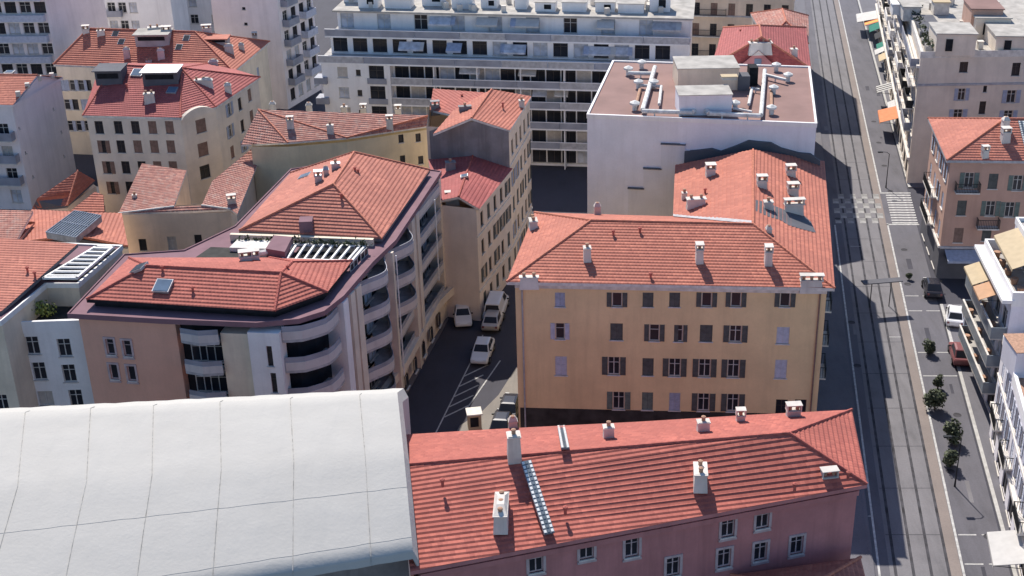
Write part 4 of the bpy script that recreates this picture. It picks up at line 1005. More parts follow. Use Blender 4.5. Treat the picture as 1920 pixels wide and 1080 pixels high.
kb.roof(P2, [['FL', 'FR', 'R2', 'R1'], ['FR', 'GR', 'R2'], ['GR', 'RR', 'R2'], ['RR', 'B', 'R2'], ['B', 'C', 'R1', 'R2'], ['C', 'FL', 'R1']], ['FL', 'FR', 'GR', 'RR', 'B', 'C'], 'tile_deep', 'trim', 'ridge_dark')
def dormer_box(b, px, py, w, l, h, mats, rz=.05, name='dormer'):
    p, n = b.on_roof(px, py); mb = MB(); mb.box((p.x, p.y, p.z + h / 2 - .3), (w, l, h + .6), rz, 0); mb.box((p.x, p.y - .2, p.z + h + .04), (w + .3, l + .7, .1), rz, 1)
    mb.box((p.x, p.y - l / 2 + .02, p.z + h * .45), (w * .8, .1, h * .5), rz, 2); return mb.build(name, mats, b.roofo)
dormer_box(kb, 210, 145, 3.0, 2.6, 1.2, ['slate', 'slate', 'dark']); dormer_box(kb, 306, 146, 4.0, 2.6, 1.1, ['slate', 'zinc', 'dark'])
kb.skylight(258, 137, 1.2, 1.2); kb.skylight(323, 170, 1.0, 1.0); kb.vent(238, 164)
for px, py, w, h in ((281, 190, 1.2, 1.2), (388, 160, 1.4, .8), (428, 172, .8, 1.0), (376, 155, 1.6, .5)): kb.chimney(px, py, w, .8, h, .2, 2)
# curved gable over the rounded corner
i = kb.edge(372, 250)[1]; A, t, n, L = kb.frame(i); mb = MB()
pts = [A + t * (L * k / 10) + n * .12 + V((0, 0, ZK - .3 + 1.0 * math.sin(math.pi * k / 10) ** .7 if 0 < k < 10 else ZK - .3)) for k in range(11)]
for a, c in zip(pts, pts[1:]):
    lo = lambda q: V((q.x, q.y, ZK - .4)); mb.face([lo(a), lo(c), c, a]); mb.face([a, c, c - n * .5, a - n * .5])
mb.build('gable', ['greige'], kb.root)
# shade strip along the left hip
# ================================================================== ORANGE-ROOFED HOUSE behind it
ZJ = 11.9
jb = Bld('cream_apartment_house', 'cream house behind the tan one, with orange roof and broken dormer on top', [at(104, 122, ZJ), at(436, 134, ZJ), at(500, 80, ZJ), at(150, 74, ZJ)], ZJ - .15, 'cream')
for y in (160, 196, 236):
    for x in (120, 136, 152, 166): jb.win(x + (y - 160) * .16, y, .8, 1.4, rnd.choice(['blue', 'blueclosed', 'dark']))
for x, y in ((450, 128), (464, 116), (478, 104), (455, 160), (470, 148), (484, 136)): jb.win(x, y, .8, 1.4, 'blueclosed')
jb.finish()
P = dict(A=A3(100, 121, ZJ), B=A3(438, 135, ZJ), C=A3(506, 78, ZJ), D=A3(130, 76, ZJ), R=A3(166, 54, 15.2), S=A3(366, 60, 15.2))
P['D'] = A3(150, 72, ZJ)
jb.roof(P, [['A', 'B', 'S', 'R'], ['B', 'C', 'S'], ['C', 'D', 'R', 'S'], ['D', 'A', 'R']], ['A', 'B', 'C', 'D'], 'tile', 'trim', 'ridge')
dormer_box(jb, 290, 74, 4.2, 2.6, 1.0, ['concrete', 'gravel', 'dark']); jb.chimney(290, 60, 1.6, .8, .8, .3, 2); jb.chimney(313, 66, 1.2, .8, .9, .1, 2)
for px, py, w, h in ((239, 108, .8, 1.3), (303, 110, .9, 1.3), (280, 122, .7, .7), (401, 126, 1.2, .9), (430, 98, 1.1, 1.0), (453, 92, .7, .7), (162, 62, .9, .7), (190, 66, 1.0, .8), (388, 62, 1.2, .8), (478, 73, .7, .6)): jb.chimney(px, py, w, .7, h, .2, 2)
for px, py in ((217, 64), (228, 79), (350, 72), (336, 89)): jb.skylight(px, py, .7, .8, 'glass')
dormer_box(jb, 410, 78, 2.6, 1.6, .6, ['concrete', 'tile', 'dark'])
# ================================================================== TALL WHITE GABLED BUILDING at left edge
ZL = 12.9
l0, l1 = at(22, 196, ZL), at(112, 146, ZL)
lb = Bld('white_gabled_building', 'tall white building with blank pinkish side wall and a low red roof at left edge', [V((l0.x - 16, l0.y + 1)), l0, l1, V((l1.x - 16, l1.y + 1))], ZL - .1, 'whitepink')
A, t, n, L = lb.frame(0)
for z in (1.7, 4.4, 7.1, 9.8):
    for k in range(4): lb.put(0, L - 1.6 - 3.2 * k, z, 1.3, 1.6, rnd.choice(['plain', 'curtain', 'blind']))
for px, py in ((100, 204), (36, 240), (115, 247), (48, 286), (120, 292), (62, 331)): lb.win(px, py, .22, .32, 'void')
lb.finish()
for z in (3.4, 6.1, 8.8): lb.balcony(0, L - 3.5, z, 6.4, 1.0, .95, 'greyband', 'trim', True)
P = dict(A=l0 + V((.25, -.3, 0)), B=l1 + V((.25, .3, 0)), C=V((l1.x - 16, l1.y + 1, ZL)), D=V((l0.x - 16, l0.y + 1, ZL)), R=(l0 + l1) / 2 + V((.25, .5, 1.7)), Q=(l0 + l1) / 2 + V((-16, 1, 1.7)))
lb.roof(P, [['D', 'A', 'R', 'Q'], ['B', 'C', 'Q', 'R']], ['A', 'B', 'C', 'D'], 'tile', 'whitepink', 'ridge')
mb = MB(); mb.face([l0 + V((.02, 0, -.15)), l1 + V((.02, 0, -.15)), P['R'] + V((-.2, 0, .05))]); mb.face([l1 + V((-.3, 0, -.15)), l0 + V((-.3, 0, -.15)), P['R'] + V((-.5, 0, .05))]); mb.build('gable', ['whitepink'], lb.root)
lb.skylight(18, 136, .9, 1.0)
for f in (.15, .35, .6, .85): c = l0 + (l1 - l0) * f; mb = MB(); mb.box((c.x, c.y, ZL + .5 + .9 * (1 - abs(2 * f - 1))), (.5, .5, .6), .3); mb.build('chimney', ['chim'], lb.roofo)
# ================================================================== FAR LEFT AND BACK BUILDINGS
h0 = at(104, 118, 9)
hb = Bld('strip_window_block', 'white block with long strip windows and blue-grey balcony fronts, top left corner', [(h0.x - 26, h0.y), (h0.x, h0.y + .4), (h0.x + 4.6, h0.y + 9), (h0.x - 20, h0.y + 14)], 24, 'whitepink')
A, t, n, L = hb.frame(0)
for z in (2.2, 5.0, 7.8, 10.6, 13.4, 16.2, 19, 21.8):
    for k in range(9): hb.put(0, L - .9 - 1.95 * k, z + .25, 1.5, 1.5, rnd.choice(['plain', 'plain', 'dark', 'curtain']))
hb.finish('gravel', .5)
for z in (3.5, 6.3, 9.1, 11.9, 14.7, 17.5, 20.3): hb.balcony(0, L - 10.4, z + .05, 20, .9, .85, 'shut_pale', 'trim', True)
g0, g1 = at(541, 205, 0), at(602, 168, 0)
gb = Bld('balcony_tower', 'tall pale grey building with blank side wall and a column of balconies', [(g0.x - 9.6, g0.y + 1.5), (g0.x, g0.y), (g1.x, g1.y), (g1.x - 9.6, g1.y + 2)], 24, 'whitepink')
for px, py in ((457, 16), (461, 45)): gb.win(px, py, .5, .4, 'void')
for z in (1.8, 4.6, 7.4, 10.2, 13, 15.8, 18.6, 21.4): gb.grid(1, 4, (z,), 1.3, 1.7, ['plain', 'curtain', 'dark'], .5, None)
gb.finish('gravel', .4)
A, t, n, L = gb.frame(1)
for z in (3.4, 6.2, 9.0, 11.8, 14.6, 17.4, 20.2):
    gb.balcony(1, L * .22, z, L * .3, 1.1, .95, 'greyband', 'trim', True); gb.balcony(1, L * .72, z, L * .3, 1.1, .95, 'shut_pale', 'trim', True)
i0 = at(405, 60, 6)
ib = Bld('white_back_block', 'white apartment block with blue-grey balconies behind the orange roof', [(i0.x - 20, i0.y + 14), (i0.x + 2, i0.y + 14), (i0.x + 2, i0.y + 26), (i0.x - 20, i0.y + 26)], 26, 'white')
ib.grid(0, 6, [1.6 + 2.8 * k for k in range(9)], 1.3, 1.5, ['plain', 'curtain', 'blind', 'dark'], .6, 21.4, .15)
ib.finish('gravel', .4)
for z in (3.2, 6, 8.8, 11.6, 14.4, 17.2): ib.balcony(0, 18.2, z, 3.4, 1.0, .9, 'shut_blue', 'trim', True); ib.balcony(0, 6.4, z, 4.4, 1.0, .9, 'greyband', 'trim', True)
j0 = at(205, 52, 9)
jb2 = Bld('round_ended_block', 'narrow white block with rounded balconies between the strip-window block and white back block', [(j0.x - 5, j0.y + 8), (j0.x + 7, j0.y + 8), (j0.x + 7, j0.y + 16), (j0.x - 5, j0.y + 16)], 12.6, 'white')
jb2.grid(0, 4, (1.6, 4.4, 7.2, 10), 1.2, 1.6, ['plain', 'curtain'], .4, 7); jb2.finish('gravel', .4)
for z in (3.2, 6, 8.8): jb2.balcony(0, 2.4, z, 4.2, 1.0, .9, 'greyband', 'trim', True)

# ================================================================== LONG STRAW-COLOURED HOUSE
ZO = 11.5
P = dict(A=A3(452, 272, ZO - .6), B=A3(540, 268, ZO), C=A3(650, 259, ZO), D=A3(806, 236, ZO), E=A3(806, 217, 12.4), G=A3(484, 206, 13.4))
ob = Bld('long_straw_house', 'long straw-yellow house under a weathered canal-tile roof with a row of chimneys', [at(470, 270, ZO), at(540, 270, ZO), at(650, 261, ZO), at(803, 238, ZO), (P['E'].x, P['E'].y), (P['G'].x, P['G'].y)], ZO - .3, 'straw')
for x, y in ((673, 266), (706, 262), (752, 260), (784, 258), (755, 299), (789, 300), (632, 270), (570, 266), (590, 320), (618, 314)): ob.win(x, y, .6, .95, 'dark')
ob.finish()
ob.roof(P, [['A', 'B', 'G'], ['B', 'C', 'G'], ['C', 'D', 'E'], ['C', 'E', 'G']], ['A', 'B', 'C', 'D', 'E', 'G'], 'tile_old', 'trim', 'ridge', .16, lip=.05)
for px, py, h in ((545, 240, 1.1), (620, 250, 1.2), (731, 238, 1.1), (512, 206, .9), (580, 208, .9), (646, 211, .9), (682, 212, .8), (747, 214, .8)): ob.chimney(px, py, .75, .6, h, .1, 1)
p = at(560, 293, 8.2); tb = Bld('terrace_annex', 'small annex with a dark blue-grey flat terrace below the straw-coloured house', [at(530, 302, 8), at(640, 296, 8), at(652, 262, 8), at(545, 268, 8)], 7.9, 'straw')
for x, y in ((527, 318), (560, 320), (585, 318), (612, 314)): tb.win(x, y, .6, .8, 'dark')
tb.finish('slate', .35, 'straw'); tb.box('roof_room', 602, 281, 7.9, (2.6, 1.8, 1.7), ['straw', 'trim'], .1); tb.box('plant_box', 560, 278, 7.9, (3.6, 1.0, 1.0), ['dark'], .1)

# ================================================================== NARROW TALL HOUSE in the side street
ZPU, ZPL = 16.0, 12.0
p_fr = at(902, 598, 0); p_rr = at(987, 432, 0)
lo_fl, lo_fr = at(822, 382, ZPL), at(893, 390, ZPL)
up_fl, up_fr, up_rr, up_rl = at(822, 256, ZPU), at(954, 245, ZPU), at(993, 182, ZPU), at(806, 192, ZPU)
dirp = (V((up_rr.x, up_rr.y)) - V((lo_fr.x, lo_fr.y))).normalized()
ulp = V((up_fr.x, up_fr.y)) - V((dirp.y, -dirp.x)) * 8.6
lp = Bld('lower_street_house', 'narrow street house with blank tan end wall and small deep red roof', [lo_fl, lo_fr, up_fr, (ulp.x, ulp.y)], ZPL - .1, 'mauve')
ei = [k for k in range(4) if lp.frame(k)[2].x > .8][0]
lp.grid(ei, 5, (1.8, 4.6, 7.4, 10.3), .85, 1.5, ['grey', 'dark', 'greyclosed', 'dark'], .5)
lp.finish(); lp.string(ei, 9.0, .14, .08); lp.string(ei, 3.2, .16, .08)
n2 = V((dirp.y, -dirp.x, 0))
fl3, fr3 = V((lo_fl.x, lo_fl.y, ZPL)), V((lo_fr.x, lo_fr.y, ZPL))
P = dict(A=fl3 + V((-.2, -.2, .3)), B=fl3 * .45 + fr3 * .55 + V((0, -.2, 1.0)), C=fr3 + n2 * .3 + V((0, -.15, -.05)), D=V((up_fr.x, up_fr.y, ZPL - .05)) + n2 * .3, E=V((ulp.x, ulp.y, ZPL)) * .45 + V((up_fr.x, up_fr.y, ZPL)) * .55 + V((0, 0, 1.05)), G=V((ulp.x, ulp.y, ZPL + .3)))
lp.roof(P, [['C', 'D', 'E', 'B'], ['G', 'A', 'B', 'E']], ['A', 'B', 'C', 'D', 'E', 'G'], 'tile_deep', 'mauve', 'ridge_dark', .2, lip=.035)
lp.chimney(848, 374, 1.3, .6, .5, .1, 4); lp.chimney(845, 316, 1.0, .8, .9, .2, 1, 'soot'); lp.skylight(871, 331, .6, .6, 'glass_blue')
up = Bld('upper_street_house', 'taller street house with sooty party wall and orange gabled roof above its neighbour', [(ulp.x, ulp.y), up_fr, up_rr, up_rl], ZPU - .1, 'tan')
ei = [k for k in range(4) if up.frame(k)[2].x > .8][0]
up.grid(ei, 5, (1.8, 4.7, 7.6, 10.5, 13.8), .85, 1.55, ['grey', 'dark', 'greyclosed', 'blue', 'dark'], .4)
up.finish(); up.string(ei, 12.2, .14, .08); up.string(ei, 3.2, .16, .08)
fi = [k for k in range(4) if up.frame(k)[2].y < -.8][0]
A, t, n, L = up.frame(fi); wall_slab(up, fi, [(.3, ZPL), (L - .02, ZPL), (L - .02, ZPU - .1), (L * .62, ZPU + .75), (L * .36, ZPU + .6), (.3, ZPU - .6)], 0, .05, ['soot'], 'party_wall')
P = dict(A=A3(812, 252, ZPU), M=A3(884, 222, 17.1), B=A3(956, 245, ZPU), C=A3(996, 181, ZPU), Q=A3(922, 168, 17.6), D=A3(850, 208, 16.6), N=A3(806, 198, 16.1), O=A3(812, 165, 16.6))
up.roof(P, [['B', 'C', 'Q', 'M'], ['A', 'M', 'Q', 'D']], ['A', 'M', 'B', 'C', 'Q', 'D'], 'tile', 'trim', 'ridge', .2)
up.roof(dict(N=P['N'] + V((0, 0, -.5)), D=P['D'] + V((0, .1, -.5)), Q=P['Q'] + V((-.1, .3, -.5)), O=P['O'] + V((0, 0, -.1))), [['N', 'D', 'Q', 'O']], ['N', 'D', 'Q', 'O'], 'tile_red', 'trim', 'ridge', .2)
for px, py, w, m_ in ((816, 205, .9, 'soot'), (872, 207, 1.3, 'soot'), (978, 196, .6, 'chim')): up.chimney(px, py, w, .6, .6, .2, 1, m_)
up.vent(943, 200); up.vent(866, 184)

# ================================================================== LONG TERRACED APARTMENT BLOCK at the back
e0, e1 = at(601, 106, 14), at(1292, 124, 14); t_ = (e1 - e0).normalized(); nb_ = V((-t_.y, t_.x, 0))
EP = lambda u, k=0: e0 + t_ * u + nb_ * k
EL = (e1 - e0).length; u_s = 8.6
eb = Bld('terraced_block', 'long white terraced apartment block with dark loggias and grey balcony bands', [EP(0), EP(EL), EP(EL, 14), EP(0, 16)], 13.8, 'white')
eb.poly = [V((p.x, p.y)) for p in (EP(0), EP(u_s), EP(u_s, 1.7), EP(EL, 1.7), EP(EL, 16), EP(0, 16))]
fz = [.3 + 2.6 * k for k in range(6)]
for k, z in enumerate(fz):
    zc = z + 1.35
    if zc < 13.2:
        eb.put(0, 2.6, zc, 1.3, 1.4, 'curtain' if k % 2 else 'blind'); eb.put(0, 4.6, zc, .6, .8, 'dark'); eb.put(0, 6.9, zc, 1.9, 1.9, 'void'); eb.put(0, 8.05, zc, .001, .001, 'void')
        for q in range(19): eb.put(2, 1.1 + q * 1.9, zc - .12, 1.76, 2.2, rnd.choice(['void', 'void', 'void', 'dark', 'void', 'curtain', 'blind']))
eb.wins = [w for w in eb.wins if w[3] > .1]; eb.holes = {k: [h for h in v if h[2] > .1] for k, v in eb.holes.items()}
eb.finish('concrete')
ang = math.atan2(t_.y, t_.x)
def eband(name, u0, u1, k, z, ht, mat, th=.1, depth=1.75):
    mb = MB(); c = EP((u0 + u1) / 2, k + depth / 2); mb.box((c.x, c.y, z - .1), (u1 - u0, depth, .2), ang, 0); o = mb.build('balcony', ['white'], eb.root); OFF[o.name] = OFF[eb.root.name]
    mb = MB(); n_ = max(1, int((u1 - u0) / 5.2))
    for q in range(n_):
        a = u0 + (u1 - u0) * q / n_; b = u0 + (u1 - u0) * (q + 1) / n_ - .06; c = EP((a + b) / 2, k + .06); mb.box((c.x, c.y, z + ht / 2), (b - a, th, ht), ang, rnd.choice([0, 0, 1]))
    c = EP((u0 + u1) / 2, k + .06); mb.box((c.x, c.y, z + ht + .03), (u1 - u0, .14, .07), ang, 2)
    mb.build('railing', [mat, 'trimgrey', 'white'], o)
for z in fz[1:5]: eband('b', u_s + .05, EL, 0, z, .8, 'greyband')
eband('b', -.3, EL, -.15, 13.3, .8, 'greyband', depth=2.2)
for z in fz[1:5]:
    for u, w in ((6.9, 2.4),):
        mb = MB(); c = EP(u, -.1); mb.box((c.x, c.y, z + .35), (w, .12, .7), ang); mb.build('railing', ['greyband'], eb.root)
    mb = MB(); c = EP(.35, .5); mb.box((c.x - .5, c.y, z + .3), (1.6, 1.9, .8), ang); mb.build('corner_balcony', ['greyband'], eb.root)
for u in [u_s + 5.4 * q for q in range(1, 7)]:
    mb = MB(); c = EP(u, .95); mb.box((c.x, c.y, 6.7), (.12, 1.5, 13.2), ang); mb.build('partition', ['white'], eb.root)
def storey(z0, z1, k, u0, sts, w, n_, awn):
    s_ = Bld.__new__(Bld); s_.poly = [V((p.x, p.y)) for p in (EP(u0, k), EP(EL, k), EP(EL, 15), EP(u0, 15))]; s_.z0, s_.z1, s_.wm = z0, z1, 'white'; s_.root = eb.root; s_.holes = {}; s_.wins = []; s_.faces = []; s_.roofo = None
    for q in range(n_): s_.put(0, 1.2 + q * (EL - u0 - 2) / n_, z0 + 1.25, w, 1.9, rnd.choice(sts))
    s_.finish('concrete'); return s_
storey(13.8, 16.3, 2.2, .8, ['curtain', 'void', 'void', 'void', 'dark'], 1.8, 17, 1)
eband('b', .2, EL, 1.9, 16.1, .8, 'greyband', depth=2.2)
st_ = storey(16.3, 18.7, 4.0, 1.4, ['curtain', 'curtain', 'plain'], 1.7, 9, 0)
mb = MB(); c = EP(EL / 2 + .6, 9.4); mb.box((c.x, c.y, 18.76), (EL - .6, 11.6, .22), ang); eb.roofo = mb.build('roof', ['gravel'], eb.root); OFF[eb.roofo.name] = OFF[eb.root.name]
for q in range(12):
    u = 2 + q * 3.6; c = EP(u + rnd.uniform(-.6, .6), rnd.uniform(6, 9)); hh = rnd.uniform(1.0, 2.3); w_ = rnd.uniform(1.4, 3.4); mb = MB()
    mb.box((c.x, c.y, 18.85 + hh / 2), (w_, 2.2, hh), ang, 0); mb.box((c.x, c.y, 18.88 + hh), (w_ + .2, 2.4, .08), ang, 1)
    if q % 2: mb.box((c.x + .2, c.y - 1.11, 18.9 + hh * .5), (w_ * .35, .06, hh * .5), ang, 2)
    mb.build('roof_room', ['white', 'gravel', 'dark'], eb.roofo)
for q in range(26):
    z = rnd.choice(fz[2:5] + [13.3, 13.3, 16.1, 16.1]); u = u_s + 1.5 + rnd.random() * (EL - u_s - 3); k_ = {13.3: 2.1, 16.1: 3.9}.get(z, 1.6); w_ = rnd.uniform(1.6, 3.2); out = rnd.uniform(.8, 1.3); mb = MB()
    a, b_ = EP(u - w_ / 2, k_), EP(u + w_ / 2, k_); a2, b2 = EP(u - w_ / 2, k_ - out), EP(u + w_ / 2, k_ - out); zt = z + 2.25
    mb.face([V((a2.x, a2.y, zt - .7)), V((b2.x, b2.y, zt - .7)), V((b_.x, b_.y, zt)), V((a.x, a.y, zt))]); mb.face([V((a.x, a.y, zt - .03)), V((b_.x, b_.y, zt - .03)), V((b2.x, b2.y, zt - .73)), V((a2.x, a2.y, zt - .73))]); mb.face([V((a2.x, a2.y, zt - .9)), V((b2.x, b2.y, zt - .9)), V((b2.x, b2.y, zt - .7)), V((a2.x, a2.y, zt - .7))])
    mb.build('awning', [rnd.choice(['curtain', 'shut_blue', 'aw_white', 'curtain', 'trimgrey'])], eb.root)
for q in range(34):
    c = EP(2 + rnd.random() * 40, 4.6 + rnd.random() * 6); mb = MB(); mb.box((c.x, c.y, 19.25), (.6, .5, .8), rnd.random()); mb.build('chimney', ['chim'], eb.roofo)
# ================================================================== BACK: tan block, dormered red house
v0 = at(1296, 104, 8)
vb = Bld('tan_back_block', 'tan block with tall dark windows behind the dormered red roof', [(v0.x, v0.y + 14), (v0.x + 15.8, v0.y + 12), (v0.x + 18, v0.y + 28), (v0.x, v0.y + 30)], 24, 'tan')
vb.grid(0, 6, [1.8 + 3.1 * k for k in range(7)], 1.0, 2.0, ['dark', 'void', 'brownclosed', 'dark'], .3, None); vb.grid(1, 4, [1.8 + 3.1 * k for k in range(7)], 1.0, 1.8, ['dark']); vb.finish('gravel', .4)
for z in (4.1, 7.2, 10.3, 13.4, 16.5): vb.balcony(0, 3.2, z, 5.6, .7, .95); vb.string(0, z - .1, .2, .12, 'trimgrey')
ZW = 16.6
P = dict(A=A3(1334, 124, ZW), B=A3(1521, 129, ZW), C=A3(1511, 52, ZW), D=A3(1356, 52, ZW), R=A3(1424, 48, 20.2), Q=A3(1428, 70, 20.0))
wb = Bld('dormered_house', 'house with a steep red hip roof, a gabled dormer and a broad chimney', [P['A'], P['B'], P['C'], P['D']], ZW - .15, 'tan')
wb.poly = inset(wb.poly, .4); wb.finish()
wb.roof(P, [['A', 'B', 'Q'], ['B', 'C', 'R', 'Q'], ['C', 'D', 'R'], ['D', 'A', 'Q', 'R']], ['A', 'B', 'C', 'D'], 'tile_deep', 'trim', 'ridge')
wb.chimney(1425, 92, 2.6, 1.0, 1.0, .05, 4); wb.chimney(1488, 103, .8, .7, .9, .1, 1); wb.vent(1388, 62)
p0, _ = wb.on_roof(1420, 122); mb = MB()
w_ = 2.2; F0 = V((p0.x, p0.y - .3, p0.z - .3)); ap = F0 + V((0, 0, 2.1)); bk = ap + V((0, 4.2, 0)); l_, r_ = F0 + V((-w_, 0, .1)), F0 + V((w_, 0, .1))
mb.face([l_, r_, ap]); mb.face([r_ + V((.1, -.2, 0)), r_ + V((0, 4.2, 1.6)), bk, ap + V((0, -.2, .05))], 1); mb.face([l_ + V((-.1, -.2, 0)), ap + V((0, -.2, .05)), bk, l_ + V((0, 4.2, 1.6))], 1)
mb.box((F0.x, F0.y - .03, F0.z + .75), (.8, .1, .8), 0, 2); mb.build('dormer', ['redwall', 'tile_deep', 'glass_blue'], wb.roofo)
hp = Bld('old_tile_annex', 'small annex with weathered pale tiles behind the dormered red roof', [at(1440, 88, 15), at(1512, 92, 15), at(1512, 40, 15), at(1410, 36, 15)], 15.6, 'tan'); hp.finish()
hp.hiproof([(p.x, p.y) for p in hp.poly], 15.7, 17.4, 'tile_old', .2)
# ================================================================== RIGHT SIDE: far long building on the avenue
ZS = 16.3
s_fl = at(1726, 108, ZS); sb0 = at(1700, 345, 0)
far = ave(6.0, 250); s0 = V((sb0.x, sb0.y, 0))
sfd = (V((far.x, far.y, 0)) - s0).normalized()
sbk = Bld('avenue_apartment_block', 'long greige apartment block with many shop awnings along the far right of the avenue', [s0, (s0.x + 26, s0.y + 1.5), (s0.x + 26 + sfd.x * 70, s0.y + 70), (s0.x + sfd.x * 78, s0.y + sfd.y * 78)], ZS - .1, 'greige')
for px, py, w, h, s_ in ((1807, 126, 1.0, 1.3, 'dark'), (1905, 130, 1.0, 1.6, 'dark'), (1803, 177, .9, 1.5, 'blue'), (1896, 181, 1.1, 1.6, 'blue'), (1847, 167, .45, .8, 'void'), (1842, 202, .8, 1.6, 'dark'), (1796, 216, 1.1, 1.5, 'blue'), (1890, 218, 1.1, 1.5, 'blue'), (1860, 92, .9, 1.2, 'dark')): sbk.win(px, py, w, h, s_)
av = [k for k in range(4) if sbk.frame(k)[2].x < -.8][0]; LA = sbk.frame(av)[3]
for z in (4.7, 7.5, 10.3, 13.1): sbk.grid(av, 30, (z,), 1.15, 1.9, ['plain', 'pale', 'blueclosed', 'curtain', 'dark', 'blue'], 1, LA - .8, .08)
sbk.grid(av, 22, (1.6,), 2.2, 2.4, ['plain', 'void', 'dark'], 1, LA - 1)
sbk.finish('gravel', .5)
fr_i = [k for k in range(4) if sbk.frame(k)[2].y < -.8][0]
sbk.string(fr_i, 12.6, .25, .15, 'trimgrey'); sbk.string(av, 3.3, .3, .3, 'trim'); sbk.string(av, 14.8, .3, .35, 'trim'); sbk.string(av, 6.1, .16, .12)
for z in (6.2, 9.0, 11.8):
    for k in range(9): sbk.balcony(av, LA - 5 - 8.2 * k, z, 5.6, .85, .95, rnd.choice(['iron', 'greyband', 'white']), 'trim', rnd.random() < .5)
sbk.balcony(av, LA / 2, 14.6, LA - 2, 1.0, .9, 'greyband', 'trim', True)
A, t, n, L = sbk.frame(av)
def on_front(b, i, px, py):
    A, t, n, L = b.frame(i); p = hit(px, py, A + n * .8, n); return (p - A).dot(t), p.z
for px, py, w, out, mats, st_ in ((1668, 236, 5.2, 2.6, ['aw_orange'], 0), (1651, 184, 3.0, 2.3, ['aw_white', 'aw_black'], 7), (1635, 112, 2.6, 1.6, ['aw_white'], 0), (1620, 66, 4.2, 1.8, ['aw_green'], 0), (1616, 54, 4.0, 2.4, ['aw_yellow', 'aw_orange'], 6), (1598, 46, 5.5, 3.6, ['aw_white'], 0)):
    y = at(px + 8, py + 14, 0).y; u = (V((A.x, A.y, 0)) - V((0, 0, 0))).length * 0 + (A.y - y) / abs(t.y); sbk.awning(av, max(3, min(L - 3, u)), 3.1, w, out, .8, mats, .3, st_)
for k in range(7): sbk.awning(av, 6 + k * 6.3 if k < 5 else 40 + k * 3, 3.1, 3.4, 1.2, .6, [['aw_cream', 'aw_white', 'aw_black', 'aw_green'][k % 4]], .25)
# penthouse and roof clutter
def pent(b, px, py, z, d, mats=('greige', 'gravel'), rz=-.05, win=True):
    p = at(px, py, z); mb = MB(); mb.box((p.x, p.y + d[1] / 2, z + d[2] / 2), d, rz, 0); mb.box((p.x, p.y + d[1] / 2, z + d[2] + .05), (d[0] + .3, d[1] + .3, .12), rz, 1)
    if win: mb.box((p.x - d[0] * .2, p.y - .01, z + d[2] * .5), (.8, .08, d[2] * .55), rz, 2)
    return mb.build('roof_room', list(mats) + ['dark'], b.roofo)
pent(sbk, 1792, 105, ZS - .1, (4.6, 5, 2.6)); pent(sbk, 1860, 74, ZS - .1, (4.2, 4, 2.6)); pent(sbk, 1900, 100, ZS - .1, (4.0, 8, 2.0)); pent(sbk, 1848, 66, ZS + .1, (3.8, 5, 3.2), ('brownpink', 'flatred')); pent(sbk, 1755, 78, ZS - .1, (2.4, 9, .9), ('concrete', 'slate'), win=False)
pent(sbk, 1715, 40, ZS - .1, (2.2, 18, 1.8), ('trim', 'gravel'), win=False); pent(sbk, 1765, 28, ZS - .1, (2.0, 2.0, 1.6), ('trim', 'aw_cream'), win=False); pent(sbk, 1690, 28, ZS, (2.2, 2, 1.3), ('white', 'white'), win=False)
for k in range(26):
    u = rnd.random(); x = s0.x + 2.5 + rnd.random() * 20; y = s0.y + 3 + rnd.random() * 40; mb = MB(); d = rnd.uniform(.5, 1.3)
    mb.box((x + AX * (y - s0.y), y, ZS + .35), (d, .6, .9), rnd.random()); mb.box((x + AX * (y - s0.y), y, ZS + .82), (d + .15, .75, .08), 0); mb.build('chimney', ['chim'], sbk.roofo)
for k in range(10):
    y = s0.y + 2 + k * 3.4; x = s0.x + AX * (y - s0.y) + 1.1; mb = MB(); mb.box((x, y, ZS + .3), (.8, 1.5, .7), -.1, 0); mb.build('planter', ['concrete'], sbk.roofo); mb = MB()
    for q in range(40):
        c = V((x + rnd.gauss(0, .3), y + rnd.gauss(0, .5), ZS + .7 + rnd.random() * .6)); a = V((rnd.gauss(0, .14), rnd.gauss(0, .14), .05)); b_ = V((rnd.gauss(0, .1), .1, rnd.gauss(0, .14))); mb.face([c - a, c + b_, c + a, c - b_])
    mb.build('foliage', ['leaf'], sbk.roofo)
r2 = Bld('far_red_roofed_house', 'house with a red roof behind the roof clutter at the top right corner', [(s0.x + 27, s0.y + 24), (s0.x + 52, s0.y + 22), (s0.x + 54, s0.y + 36), (s0.x + 29, s0.y + 38)], 17, 'tan'); r2.finish(); r2.hiproof([(p.x, p.y) for p in r2.poly], 17.0, 20, 'tile_deep')
r3 = Bld('far_orange_roofed_house', 'far house with an orange roof on the top edge at right', [(s0.x + 22, s0.y + 48), (s0.x + 60, s0.y + 46), (s0.x + 62, s0.y + 60), (s0.x + 24, s0.y + 62)], 17, 'tan'); r3.finish(); r3.hiproof([(p.x, p.y) for p in r3.poly], 17.0, 20, 'tile')
